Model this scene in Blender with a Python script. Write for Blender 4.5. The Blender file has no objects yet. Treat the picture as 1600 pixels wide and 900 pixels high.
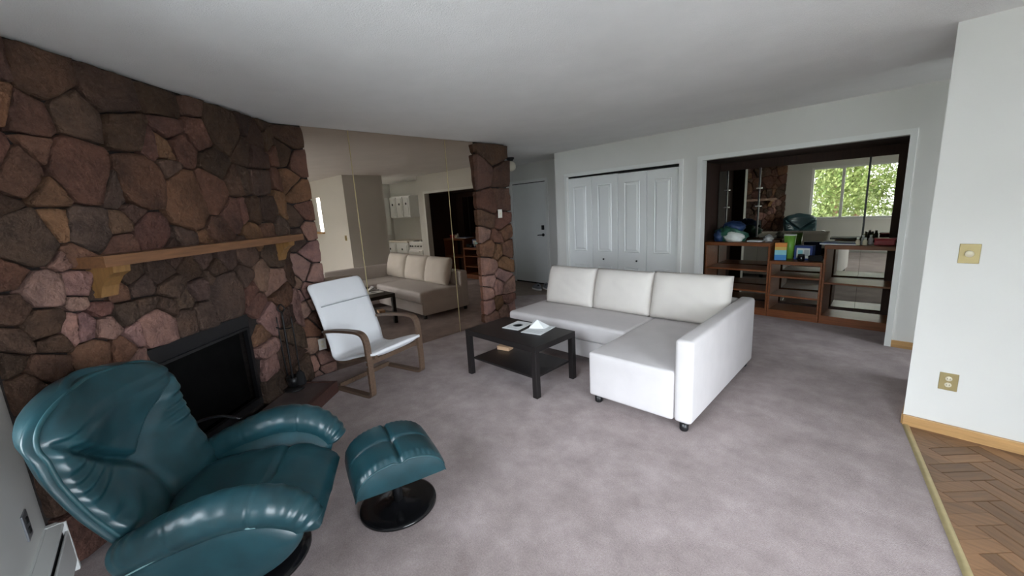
import bpy, bmesh, math, random
import numpy as np
from mathutils import Vector, Matrix
random.seed(7)
R = math.radians
scene = bpy.context.scene
col = scene.collection

# ------------------------------------------------------------------ camera
F_PX, PITCH, ROLL, YAW = 629.2292, 0.1937, 0.0579, 0.8428
CAM = Vector((4.3181, 0.5626, 1.5648))
fw = Vector((-math.sin(YAW)*math.cos(PITCH), math.cos(YAW)*math.cos(PITCH), -math.sin(PITCH)))
rt = Vector((math.cos(YAW), math.sin(YAW), 0)); up = rt.cross(fw)
rt2 = math.cos(ROLL)*rt - math.sin(ROLL)*up; up2 = rt2.cross(fw)
cd = bpy.data.cameras.new('camera'); cam = bpy.data.objects.new('camera', cd); col.objects.link(cam)
cd.sensor_width = 36; cd.lens = F_PX/1600*36; cd.clip_start = 0.05; cd.clip_end = 200
m = Matrix((( rt2.x, up2.x, -fw.x, CAM.x), (rt2.y, up2.y, -fw.y, CAM.y), (rt2.z, up2.z, -fw.z, CAM.z), (0, 0, 0, 1)))
cam.matrix_world = m
scene.camera = cam

# ------------------------------------------------------------------ world, exposure
w = bpy.data.worlds.new('overcast_sky'); scene.world = w; w.use_nodes = True
bg = w.node_tree.nodes['Background']; bg.inputs[0].default_value = (0.89, 0.925, 1.03, 1); bg.inputs[1].default_value = 14.0
scene.view_settings.view_transform = 'Standard'; scene.view_settings.look = 'None'
scene.view_settings.exposure = 0.55; scene.view_settings.gamma = 1.0; scene.view_settings.use_curve_mapping = False
scene.cycles.max_bounces = 14; scene.cycles.diffuse_bounces = 6; scene.cycles.glossy_bounces = 6
scene.cycles.transparent_max_bounces = 12
def portal(name, loc, sx, sz, rot):
    l = bpy.data.lights.new(name, 'AREA'); l.shape = 'RECTANGLE'; l.size = sx; l.size_y = sz; l.cycles.is_portal = True
    o = bpy.data.objects.new(name, l); col.objects.link(o); o.location = loc; o.rotation_euler = rot
WIN1 = (2.19, 3.97, 0.85, 2.15)
FDOOR = (4.85, 6.2, 0.04, 2.12)
XR = 6.4                                                        # right-hand outer wall
PATIO = (0.2, 2.2, 0.04, 2.12)
KWIN_ADDED = (4.4, 5.95, 0.95, 2.2)  # window put in out of view, enlarged to light kitchen and bar carpet
portal('window_portal', ((WIN1[0]+WIN1[1])/2, -0.16, (WIN1[2]+WIN1[3])/2), WIN1[1]-WIN1[0], WIN1[3]-WIN1[2], (R(90), 0, 0))
portal('glass_door_portal', ((FDOOR[0]+FDOOR[1])/2, -0.16, (FDOOR[2]+FDOOR[3])/2), FDOOR[1]-FDOOR[0], FDOOR[3]-FDOOR[2], (R(90), 0, 0))
portal('patio_portal', (XR+.16, (PATIO[0]+PATIO[1])/2, (PATIO[2]+PATIO[3])/2), PATIO[3]-PATIO[2], PATIO[1]-PATIO[0], (0, R(90), 0))
portal('kitchen_portal', (XR+.16, (KWIN_ADDED[0]+KWIN_ADDED[1])/2, (KWIN_ADDED[2]+KWIN_ADDED[3])/2), KWIN_ADDED[3]-KWIN_ADDED[2], KWIN_ADDED[1]-KWIN_ADDED[0], (0, R(90), 0))

# ------------------------------------------------------------------ materials
MATS = {}
def nt_new(name):
    mt = bpy.data.materials.new(name); mt.use_nodes = True; nt = mt.node_tree
    b = nt.nodes['Principled BSDF']; MATS[name] = mt
    return mt, nt, b
def N(nt, t, **k):
    n = nt.nodes.new(t)
    for a, v in k.items(): setattr(n, a, v)
    return n
def coords(nt, scale=(1, 1, 1), gen='Object'):
    tc = N(nt, 'ShaderNodeTexCoord'); mp = N(nt, 'ShaderNodeMapping'); mp.inputs['Scale'].default_value = scale
    nt.links.new(tc.outputs[gen], mp.inputs[0]); return mp.outputs[0]
def noise(nt, vec, scale, detail=4, rough=.55):
    n = N(nt, 'ShaderNodeTexNoise'); n.inputs['Scale'].default_value = scale; n.inputs['Detail'].default_value = detail
    n.inputs['Roughness'].default_value = rough; nt.links.new(vec, n.inputs['Vector']); return n.outputs['Fac']
def ramp(nt, fac, stops):
    r = N(nt, 'ShaderNodeValToRGB'); e = r.color_ramp.elements
    while len(e) < len(stops): e.new(.5)
    for k, (p, c) in enumerate(stops): e[k].position = p; e[k].color = (*c, 1)
    nt.links.new(fac, r.inputs[0]); return r.outputs[0]
def bump(nt, b, h, strength=.3, dist=.01):
    n = N(nt, 'ShaderNodeBump'); n.inputs['Strength'].default_value = strength; n.inputs['Distance'].default_value = dist
    nt.links.new(h, n.inputs['Height']); nt.links.new(n.outputs[0], b.inputs['Normal'])
def M(name, c, rough=.6, var=0., vs=6., bmp=0., bs=80., bd=.004, metal=0., spec=.5, coat=0., stretch=(1, 1, 1)):
    mt, nt, b = nt_new(name)
    b.inputs['Roughness'].default_value = rough; b.inputs['Metallic'].default_value = metal
    b.inputs['Specular IOR Level'].default_value = spec; b.inputs['Coat Weight'].default_value = coat
    b.inputs['Base Color'].default_value = (*c, 1)
    v = coords(nt, stretch)
    if var: nt.links.new(ramp(nt, noise(nt, v, vs), [(.3, tuple(x*(1-var) for x in c)), (.7, tuple(min(1, x*(1+var)) for x in c))]), b.inputs['Base Color'])
    if bmp: bump(nt, b, noise(nt, v, bs, 6), bmp, bd)
    return mt
def wood(name, c, rough=.45, axis=0, dark=.55, sc=4, random_tone=0.):
    mt, nt, b = nt_new(name); b.inputs['Roughness'].default_value = rough
    s = [14, 14, 14]; s[axis] = 1.1
    v = coords(nt, tuple(s)); f = noise(nt, v, sc, 6, .65)
    c0 = ramp(nt, f, [(.25, tuple(x*dark for x in c)), (.55, c), (.8, tuple(min(1, x*1.25) for x in c))])
    if random_tone:
        oi = N(nt, 'ShaderNodeObjectInfo'); hs = N(nt, 'ShaderNodeHueSaturation'); mr = N(nt, 'ShaderNodeMapRange')
        mr.inputs['To Min'].default_value = 1-random_tone; mr.inputs['To Max'].default_value = 1+random_tone
        nt.links.new(oi.outputs['Random'], mr.inputs[0]); nt.links.new(mr.outputs[0], hs.inputs['Value']); nt.links.new(c0, hs.inputs['Color']); c0 = hs.outputs[0]
    nt.links.new(c0, b.inputs['Base Color']); bump(nt, b, f, .15, .002)
    return mt
M('wall_paint', (.70, .695, .665), .7, .02, 2, .12, 220, .002)
M('trim_white', (.78, .79, .77), .45)
M('door_white', (.76, .78, .77), .4, .02, 3)
M('ceiling_paint', (.80, .795, .785), .95, .03, 3, .6, 160, .006)
M('black_gap', (.006, .006, .006), .9)
M('black_metal', (.008, .008, .009), .38, 0, 1, .05, 200, .001)
M('soot', (.004, .004, .004), .95, .3, 6, .3, 40, spec=.05)
M('black_gloss', (.006, .006, .007), .16)
M('black_wood', (.012, .010, .010), .38, .15, 20, .05, 90, .001)
M('black_fabric', (.008, .008, .009), .9, 0, 1, .3, 120)
M('sofa_fabric', (.61, .585, .585), .9, .035, 5, .25, 450, .0015)
M('cushion_fabric', (.66, .625, .585), .9, .03, 5, .25, 450, .0015)
M('white_cloth', (.86, .875, .90), .85, .02, 6, .2, 300, .002)
M('leather', (.009, .043, .054), .34, .25, 9, .14, 160, .0015, spec=.6)
M('leather_worn', (.014, .058, .068), .42, .3, 14, .18, 120, .002, spec=.5)
M('thread', (.16, .28, .29), .6)
M('brass_plate', (.36, .29, .14), .38, .1, 10, metal=.55)
M('ivory', (.70, .64, .48), .45)
M('plate_white', (.72, .69, .62), .4)
M('gold_strip', (.46, .38, .20), .35, .1, 20, metal=.35)
M('chrome', (.6, .6, .6), .25, metal=1)
M('paper', (.80, .83, .84), .6)
M('print_grey', (.42, .46, .48), .7)
M('rubber_white', (.75, .72, .70), .6)
M('shoe_grey', (.20, .20, .22), .85, .25, 30, .2, 200)
M('appliance_white', (.78, .78, .76), .3)
M('counter_cream', (.66, .62, .52), .4, .05, 30)
M('hall_vinyl', (.22, .165, .125), .5, .18, 9, .1, 60)
M('kitchen_vinyl', (.42, .36, .28), .5, .12, 6)
M('slate', (.085, .063, .060), .55, .3, 7, .3, 24, .006)
M('mortar', (.022, .016, .014), .95, .3, 16, .7, 60, .012)
M('grass_ground', (.16, .17, .13), .95, .3, 2)
M('bark', (.30, .17, .12), .9, .3, 8, .6, 20, .02)
M('globe_glass', (.62, .58, .48), .25)
M('bag_green', (.03, .11, .075), .35, .5, 14, .3, 30)
M('bag_blue', (.02, .045, .12), .35, .4, 14, .3, 30)
M('bag_white', (.72, .76, .72), .35, .1, 14, .3, 30)
M('plastic_clear', (.45, .47, .47), .22, .2, 10, .4, 30)
M('cup_green', (.20, .45, .07), .3)
M('box_orange', (.75, .26, .03), .45); M('box_yellow', (.70, .50, .10), .45)
M('box_cyan', (.25, .60, .66), .45); M('box_blue', (.03, .24, .60), .45); M('box_navy', (.03, .06, .22), .45)
M('red_plastic', (.38, .02, .035), .4)
M('cardboard', (.55, .36, .22), .8, .08, 10)
M('steel_grey', (.30, .31, .33), .4, metal=.7)
M('oven_glass', (.02, .02, .022), .12)
wood('oak_trim', (.50, .29, .115), .4, 0, .7)
wood('mantel_wood', (.20, .092, .042), .5, 0, .6)
wood('corbel_wood', (.26, .135, .045), .5, 2, .7)
wood('hearth_wood', (.070, .030, .024), .45, 0, .6)
wood('bar_wood', (.20, .064, .020), .4, 0, .55)
wood('bar_dark', (.040, .017, .010), .75, 2, .55)
wood('bent_birch', (.145, .092, .062), .42, 0, .6)
wood('parquet', (.225, .120, .058), .42, 0, .6, 4, .28)
M('parquet_joint', (.045, .026, .015), .8)
def mirror(name, c, rough=.012):
    mt, nt, b = nt_new(name); b.inputs['Base Color'].default_value = (*c, 1); b.inputs['Metallic'].default_value = 1; b.inputs['Roughness'].default_value = rough
mirror('bronze_mirror', (.57, .485, .405)); mirror('bar_mirror', (.40, .385, .325))
def glass(name):
    mt = bpy.data.materials.new(name); mt.use_nodes = True; nt = mt.node_tree; MATS[name] = mt
    nt.nodes.remove(nt.nodes['Principled BSDF'])
    tr = N(nt, 'ShaderNodeBsdfTransparent'); gl = N(nt, 'ShaderNodeBsdfGlossy'); gl.inputs['Roughness'].default_value = .02
    fr = N(nt, 'ShaderNodeFresnel'); fr.inputs[0].default_value = 1.45; mx = N(nt, 'ShaderNodeMixShader')
    tr.inputs[0].default_value = (.95, .97, .96, 1)
    nt.links.new(fr.outputs[0], mx.inputs[0]); nt.links.new(tr.outputs[0], mx.inputs[1]); nt.links.new(gl.outputs[0], mx.inputs[2])
    nt.links.new(mx.outputs[0], nt.nodes['Material Output'].inputs[0])
glass('pane_glass')
def carpet():
    mt, nt, b = nt_new('carpet'); b.inputs['Roughness'].default_value = 1; b.inputs['Specular IOR Level'].default_value = .1
    b.inputs['Sheen Weight'].default_value = .15
    v = coords(nt); a = noise(nt, v, 4.2, 8, .68); f = noise(nt, v, 130, 3)
    mx = N(nt, 'ShaderNodeMix', data_type='FLOAT'); mx.inputs[0].default_value = .36
    nt.links.new(a, mx.inputs[2]); nt.links.new(f, mx.inputs[3])
    nt.links.new(ramp(nt, mx.outputs[0], [(.36, (.27, .218, .210)), (.5, (.36, .298, .290)), (.64, (.46, .39, .382))]), b.inputs['Base Color'])
    bump(nt, b, noise(nt, v, 260, 4), .7, .008)
carpet()
def stone_mat():
    mt, nt, b = nt_new('stone'); b.inputs['Roughness'].default_value = .82; b.inputs['Specular IOR Level'].default_value = .25
    oi = N(nt, 'ShaderNodeObjectInfo'); tc = N(nt, 'ShaderNodeTexCoord')
    add = N(nt, 'ShaderNodeVectorMath', operation='ADD'); cmb = N(nt, 'ShaderNodeCombineXYZ'); mul = N(nt, 'ShaderNodeMath', operation='MULTIPLY'); mul.inputs[1].default_value = 37
    nt.links.new(oi.outputs['Random'], mul.inputs[0]); nt.links.new(mul.outputs[0], cmb.inputs[0]); nt.links.new(mul.outputs[0], cmb.inputs[2])
    nt.links.new(tc.outputs['Object'], add.inputs[0]); nt.links.new(cmb.outputs[0], add.inputs[1])
    n1 = noise(nt, add.outputs[0], 5, 6, .65); n2 = noise(nt, add.outputs[0], 26, 5, .6)
    g = ramp(nt, n1, [(.28, (.42, .40, .42)), (.5, (.95, .9, .88)), (.74, (1.35, 1.2, 1.08))])
    mx = N(nt, 'ShaderNodeMix', data_type='RGBA', blend_type='MULTIPLY'); mx.inputs[0].default_value = .9
    nt.links.new(oi.outputs['Color'], mx.inputs[6]); nt.links.new(g, mx.inputs[7])
    nt.links.new(mx.outputs[2], b.inputs['Base Color'])
    av = N(nt, 'ShaderNodeMath', operation='ADD'); nt.links.new(n1, av.inputs[0]); nt.links.new(n2, av.inputs[1])
    bump(nt, b, av.outputs[0], .9, .032)
stone_mat()
def leaf_mat(name, c1, c2):
    mt, nt, b = nt_new(name); b.inputs['Roughness'].default_value = .6
    v = coords(nt); nt.links.new(ramp(nt, noise(nt, v, 2.2, 4), [(.35, c1), (.65, c2)]), b.inputs['Base Color'])
    b.inputs['Transmission Weight'].default_value = 0
leaf_mat('leaf_yellow', (.13, .20, .05), (.30, .34, .13)); leaf_mat('leaf_green', (.10, .20, .045), (.25, .33, .10))

# ------------------------------------------------------------------ mesh helpers
def tag(o, label=None, cat=None, group=None, kind=None):
    if label: o['label'] = label
    if cat: o['category'] = cat
    if group: o['group'] = group
    if kind: o['kind'] = kind
    return o
def link(name, me, mat, parent=None):
    o = bpy.data.objects.new(name, me); col.objects.link(o)
    if mat: me.materials.append(MATS[mat])
    if parent: o.parent = parent
    return o
def root(name, loc, rz, label, cat, group=None):
    o = bpy.data.objects.new(name, None); col.objects.link(o); o.location = loc; o.rotation_euler = (0, 0, rz)
    o.empty_display_size = .1
    return tag(o, label, cat, group)
def bm_obj(name, bm, mat, parent=None, smooth=False, sub=0, angle=None):
    bmesh.ops.recalc_face_normals(bm, faces=bm.faces[:])
    me = bpy.data.meshes.new(name); bm.to_mesh(me); bm.free()
    if smooth:
        for p in me.polygons: p.use_smooth = True
    o = link(name, me, mat, parent)
    if sub:
        s = o.modifiers.new('sub', 'SUBSURF'); s.levels = sub; s.render_levels = sub
    return o
def add_box(bm, x0, x1, y0, y1, z0, z1, bev=0, seg=2, rz=0):
    vs = [bm.verts.new(p) for p in ((x0,y0,z0),(x1,y0,z0),(x1,y1,z0),(x0,y1,z0),(x0,y0,z1),(x1,y0,z1),(x1,y1,z1),(x0,y1,z1))]
    fs = [bm.faces.new([vs[i] for i in f]) for f in ((0,3,2,1),(4,5,6,7),(0,1,5,4),(1,2,6,5),(2,3,7,6),(3,0,4,7))]
    if bev:
        es = list({e for f in fs for e in f.edges})
        bmesh.ops.bevel(bm, geom=es, offset=bev, segments=seg, profile=.5, affect='EDGES')
    return vs
def box(name, x0, x1, y0, y1, z0, z1, mat, parent=None, bev=0, seg=2, smooth=False):
    bm = bmesh.new(); add_box(bm, x0, x1, y0, y1, z0, z1, bev, seg); return bm_obj(name, bm, mat, parent, smooth)
def boxes(name, lst, mat, parent=None, bev=0):
    bm = bmesh.new()
    for b in lst: add_box(bm, *b, bev=bev)
    return bm_obj(name, bm, mat, parent)
def prism(name, pts, z0, z1, mat, parent=None):
    bm = bmesh.new(); a = [bm.verts.new((x, y, z0)) for x, y in pts]; b = [bm.verts.new((x, y, z1)) for x, y in pts]
    bm.faces.new(a[::-1]); bm.faces.new(b); n = len(pts)
    for i in range(n): bm.faces.new((a[i], a[(i+1) % n], b[(i+1) % n], b[i]))
    return bm_obj(name, bm, mat, parent)
def lathe(name, prof, mat, parent=None, n=32, loc=(0, 0, 0), smooth=True, sx=1, sy=1):
    bm = bmesh.new(); rings = []
    for r, z in prof:
        if r < 1e-5: rings.append([bm.verts.new((loc[0], loc[1], loc[2]+z))])
        else: rings.append([bm.verts.new((loc[0]+r*sx*math.cos(2*math.pi*k/n), loc[1]+r*sy*math.sin(2*math.pi*k/n), loc[2]+z)) for k in range(n)])
    for a, b in zip(rings, rings[1:]):
        for k in range(n):
            q = [a[k % len(a)], a[(k+1) % len(a)], b[(k+1) % len(b)], b[k % len(b)]]
            u = []
            for v in q:
                if v not in u: u.append(v)
            if len(u) > 2: bm.faces.new(u)
    for ring, flip in ((rings[0], 1), (rings[-1], 0)):
        if len(ring) > 2: bm.faces.new(ring[::-1] if flip else ring)
    return bm_obj(name, bm, mat, parent, smooth)
def catmull(pts, n=8):
    P = [Vector(p) for p in pts]; P = [P[0]*2-P[1]] + P + [P[-1]*2-P[-2]]; out = []
    for i in range(1, len(P)-2):
        a, b, c, d = P[i-1:i+3]
        for k in range(n):
            t = k/n; out.append(.5*((2*b)+(c-a)*t+(2*a-5*b+4*c-d)*t*t+(3*b-a-3*c+d)*t**3))
    out.append(P[-2]); return out
def tube(name, pts, r, mat, parent=None, n=10, samp=6, rf=None, smooth=True, flat=1.0):
    P = catmull(pts, samp) if samp else [Vector(p) for p in pts]
    bm = bmesh.new(); rings = []; ref = Vector((0, 0, 1))
    for i, p in enumerate(P):
        t = (P[min(i+1, len(P)-1)]-P[max(i-1, 0)]).normalized()
        if abs(t.dot(ref)) > .95: ref = Vector((1, 0, 0))
        u = t.cross(ref).normalized(); v = u.cross(t).normalized(); ref = v
        rr = r if rf is None else r*rf(i/(len(P)-1))
        rings.append([bm.verts.new(p+u*rr*math.cos(2*math.pi*k/n)+v*rr*flat*math.sin(2*math.pi*k/n)) for k in range(n)])
    for a, b in zip(rings, rings[1:]):
        for k in range(n): bm.faces.new((a[k], a[(k+1) % n], b[(k+1) % n], b[k]))
    bm.faces.new(rings[0][::-1]); bm.faces.new(rings[-1])
    return bm_obj(name, bm, mat, parent, smooth)
def grid_mesh(name, nu, nv, fn, mat, parent=None, close_u=False, caps=False, smooth=True, sub=0):
    bm = bmesh.new(); V = [[bm.verts.new(fn(i/(nu-1) if not close_u else i/nu, j/(nv-1))) for i in range(nu)] for j in range(nv)]
    for j in range(nv-1):
        for i in range(nu if close_u else nu-1):
            bm.faces.new((V[j][i], V[j][(i+1) % nu], V[j+1][(i+1) % nu], V[j+1][i]))
    if caps: bm.faces.new(V[0][::-1]); bm.faces.new(V[-1])
    bmesh.ops.remove_doubles(bm, verts=bm.verts[:], dist=1e-5)
    return bm_obj(name, bm, mat, parent, smooth, sub)
def struct(o): o['kind'] = 'structure'; return o
def copy_tree(o, parent=None):
    c = o.copy(); col.objects.link(c)
    if parent: c.parent = parent
    for ch in o.children: copy_tree(ch, c)
    return c

# ------------------------------------------------------------------ setting
H = 2.44
q = math.sqrt(.5)
MD = R(2.5)                                                   # mirror wall is a little out of square
def mw(t, o, z=0): return Vector((-math.sin(MD)*t+math.cos(MD)*o, 3.3+math.cos(MD)*t+math.sin(MD)*o, z))
def sw(s, o, z=0): return Vector((1.632-s*q+o*q, s*q+o*q, z))    # fireplace wall, 45 degrees
STRIP = lambda y: 4.213+(4.095-y)*.2125                       # carpet edge against parquet
fl = struct(prism('floor', [(-.3, -.1), (STRIP(-.1), -.1), (STRIP(4.11), 4.11), (4.2, 4.11), (4.2, 6.95), (-3.1, 6.95), (-3.1, 3.5), (-.3, 3.5)], -.1, 0, 'carpet'))
struct(prism('floor_hall', [(-.41, 5.9), (-.6, 5.83), (-1.03, 5.42), (-2.0, 4.5), (-3, 4.5), (-3, 6.5), (-.41, 6.5)], -.02, .004, 'hall_vinyl'))
struct(prism('floor_kitchen', [(4.2, 4.11), (XR, 4.11), (XR, 6.6), (4.2, 6.6)], -.1, 0, 'kitchen_vinyl'))
fp = struct(prism('floor_parquet', [(STRIP(-.1), -.1), (XR, -.1), (XR, 4.11), (STRIP(4.11), 4.11)], -.1, -.004, 'parquet_joint'))
struct(box('ceiling', -3.1, XR+.1, -.12, 6.95, H, H+.1, 'ceiling_paint'))
# threshold strip
bm = bmesh.new()
a = [(STRIP(y)-.022, y) for y in (4.10, 1.2)]; b = [(STRIP(y)+.022, y) for y in (4.10, 1.2)]
prof = [(-.018, .002), (-.013, .009), (0, .012), (.013, .009), (.018, .002)]
L = [[bm.verts.new((STRIP(y)+d, y, z)) for d, z in prof] for y in (4.105, 1.2)]
for k in range(4): bm.faces.new((L[0][k], L[0][k+1], L[1][k+1], L[1][k]))
struct(bm_obj('trim_1', bm, 'gold_strip', None, True))
# herringbone parquet blocks (nearest ones as pieces)
def parquet():
    Wp, Lp = .0735, .2205
    me = {}
    for kind, name in (('a', 'parquet_block'), ('b', 'parquet_block')):
        bm = bmesh.new(); add_box(bm, .0018, Lp-.0018, .0018, Wp-.0018, -.012, .004, .0018, 1)
        mm = bpy.data.meshes.new('parquet_block'); bm.to_mesh(mm); bm.free(); mm.materials.append(MATS['parquet']); me[kind] = mm
    rot = R(47); c, s = math.cos(rot), math.sin(rot); ox, oy = 4.459, 3.123; cand = []
    A2 = 2*Wp                                   # double herringbone: two blocks side by side
    for j in range(-40, 40):
        for i in range(-16, 16):
            x0 = j*A2+i*Lp; y0 = j*A2-i*Lp
            for h_ in (0, Wp):
                cand.append((x0, y0+h_, 0)); cand.append((x0+Lp+h_, y0+A2-Lp, 1))
    out = []
    for x, y, k in cand:
        if k == 0: cx, cy = x+Lp/2, y+Wp/2
        else: cx, cy = x+Wp/2, y+Lp/2
        wx, wy = ox+c*cx-s*cy, oy+s*cx+c*cy
        if wx > STRIP(wy)-.09 and wx < 6.3 and 1.9 < wy < 4.2:
            d = (wx-4.6)**2+(wy-3.4)**2; out.append((d, x, y, k))
    out.sort()
    for d, x, y, k in out[:290]:
        # drop the ones that would run past the strip or into the wall
        if k == 0: pts = [(x, y), (x+Lp, y), (x, y+Wp), (x+Lp, y+Wp)]
        else: pts = [(x, y), (x+Wp, y), (x, y+Lp), (x+Wp, y+Lp)]
        P = [(ox+c*px-s*py, oy+s*px+c*py) for px, py in pts]
        if all(px > STRIP(py)+.0 and py < 4.11 for px, py in P):
            o = bpy.data.objects.new('parquet_block', me['a' if k == 0 else 'b'])
        else:   # cut block
            poly = [P[0], P[1], P[3], P[2]]
            poly = clip(poly, lambda p: p[0]-STRIP(p[1])); poly = clip(poly, lambda p: 4.105-p[1])
            if len(poly) < 3: continue
            cx = sum(p[0] for p in poly)/len(poly); cy = sum(p[1] for p in poly)/len(poly)
            prism('parquet_block', [(cx+(px-cx)*.985, cy+(py-cy)*.985) for px, py in poly], -.012, .004, 'parquet', fp)
            continue
        col.objects.link(o); o.parent = fp
        if k == 0: o.location = (ox+c*x-s*y, oy+s*x+c*y, 0); o.rotation_euler = (0, 0, rot)
        else: xx = x+Wp; o.location = (ox+c*xx-s*y, oy+s*xx+c*y, 0); o.rotation_euler = (0, 0, rot+math.pi/2)
def clip(poly, f):
    out = []
    for i in range(len(poly)):
        a, b = poly[i], poly[(i+1) % len(poly)]; fa, fb = f(a), f(b)
        if fa >= 0: out.append(a)
        if (fa >= 0) != (fb >= 0):
            t = fa/(fa-fb); out.append((a[0]+(b[0]-a[0])*t, a[1]+(b[1]-a[1])*t))
    return out
parquet()

# front wall (y = 0) with the window and the patio door behind the camera
T = .14
struct(boxes('wall_front', [(1.4, WIN1[0], -T, 0, 0, H), (WIN1[0], WIN1[1], -T, 0, 0, WIN1[2]), (WIN1[0], WIN1[1], -T, 0, WIN1[3], H),
    (WIN1[1], FDOOR[0], -T, 0, 0, H), (FDOOR[0], FDOOR[1], -T, 0, -.1, FDOOR[2]), (FDOOR[0], FDOOR[1], -T, 0, FDOOR[3], H), (FDOOR[1], XR+.1, -T, 0, 0, H)], 'wall_paint'))
def window(name, x0, x1, z0, z1, xms):
    fr = struct(boxes(name, [(x0, x1, -.09, -.04, z0, z0+.045), (x0, x1, -.09, -.04, z1-.045, z1), (x0, x0+.045, -.09, -.04, z0+.045, z1-.045), (x1-.045, x1, -.09, -.04, z0+.045, z1-.045)]+[(xm-.03, xm+.03, -.085, -.045, z0+.045, z1-.045) for xm in xms], 'trim_white'))
    ed = [x0+.015]+list(xms)+[x1-.015]
    for a, b in zip(ed, ed[1:]): box('pane', a+.03, b-.03, -.067, -.063, z0+.045, z1-.045, 'pane_glass', fr)
    if z0 > .3: box('window_sill', x0-.03, x1+.03, -.04, .03, z0-.03, z0, 'trim_white', fr)
    return fr
window('window_1', *WIN1, (2.83,)); window('door_4', *FDOOR, (5.52,))
struct(boxes('wall_right', [(XR, XR+.1, -.14, PATIO[0], 0, H), (XR, XR+.1, PATIO[1], KWIN_ADDED[0], 0, H), (XR, XR+.1, KWIN_ADDED[1], 6.7, 0, H), (XR, XR+.1, PATIO[0], PATIO[1], -.1, PATIO[2]), (XR, XR+.1, PATIO[0], PATIO[1], PATIO[3], H),
    (XR, XR+.1, KWIN_ADDED[0], KWIN_ADDED[1], 0, KWIN_ADDED[2]), (XR, XR+.1, KWIN_ADDED[0], KWIN_ADDED[1], KWIN_ADDED[3], H)], 'wall_paint'))
def window_x(name, y0, y1, z0, z1, ym):
    a, b = XR+.03, XR+.08
    fr = struct(boxes(name, [(a, b, y0, y1, z0, z0+.05), (a, b, y0, y1, z1-.05, z1), (a, b, y0, y0+.05, z0+.05, z1-.05), (a, b, y1-.05, y1, z0+.05, z1-.05), (a, b, ym-.035, ym+.035, z0+.05, z1-.05)], 'trim_white'))
    for p, q_ in ((y0+.05, ym-.035), (ym+.035, y1-.05)): box('pane', XR+.05, XR+.055, p, q_, z0+.05, z1-.05, 'pane_glass', fr)
window_x('door_3', *PATIO, 1.1); window_x('window_2_added', *KWIN_ADDED, 5.2)

# fireplace wall core with firebox opening
SO0, SO1, ZO0, ZO1 = .625, 1.49, .11, .872
def wall_core(name, f, lst, mat, parent=None):
    bm = bmesh.new()
    for t0, t1, o0, o1, z0, z1 in lst:
        v = [bm.verts.new(f(t, o, z)) for z in (z0, z1) for t, o in ((t0, o0), (t1, o0), (t1, o1), (t0, o1))]
        for fc in ((3,2,1,0),(4,5,6,7),(0,1,5,4),(1,2,6,5),(2,3,7,6),(3,0,4,7)): bm.faces.new([v[i] for i in fc])
    return bm_obj(name, bm, mat, parent)
wf = struct(wall_core('wall_fireplace', sw, [(-.05, SO0, -.12, -.004, 0, H), (SO1, 2.26, -.12, -.004, 0, H), (SO0, SO1, -.12, -.004, ZO1, H), (SO0, SO1, -.12, -.004, 0, ZO0)], 'mortar'))
wm = struct(wall_core('wall_mirror', mw, [(-1.78, -1.487, -.2, -.004, 0, H), (-1.487, .60, -.2, -.012, 0, H), (.60, 1.16, -.2, -.004, 0, H)], 'mortar'))

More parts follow.
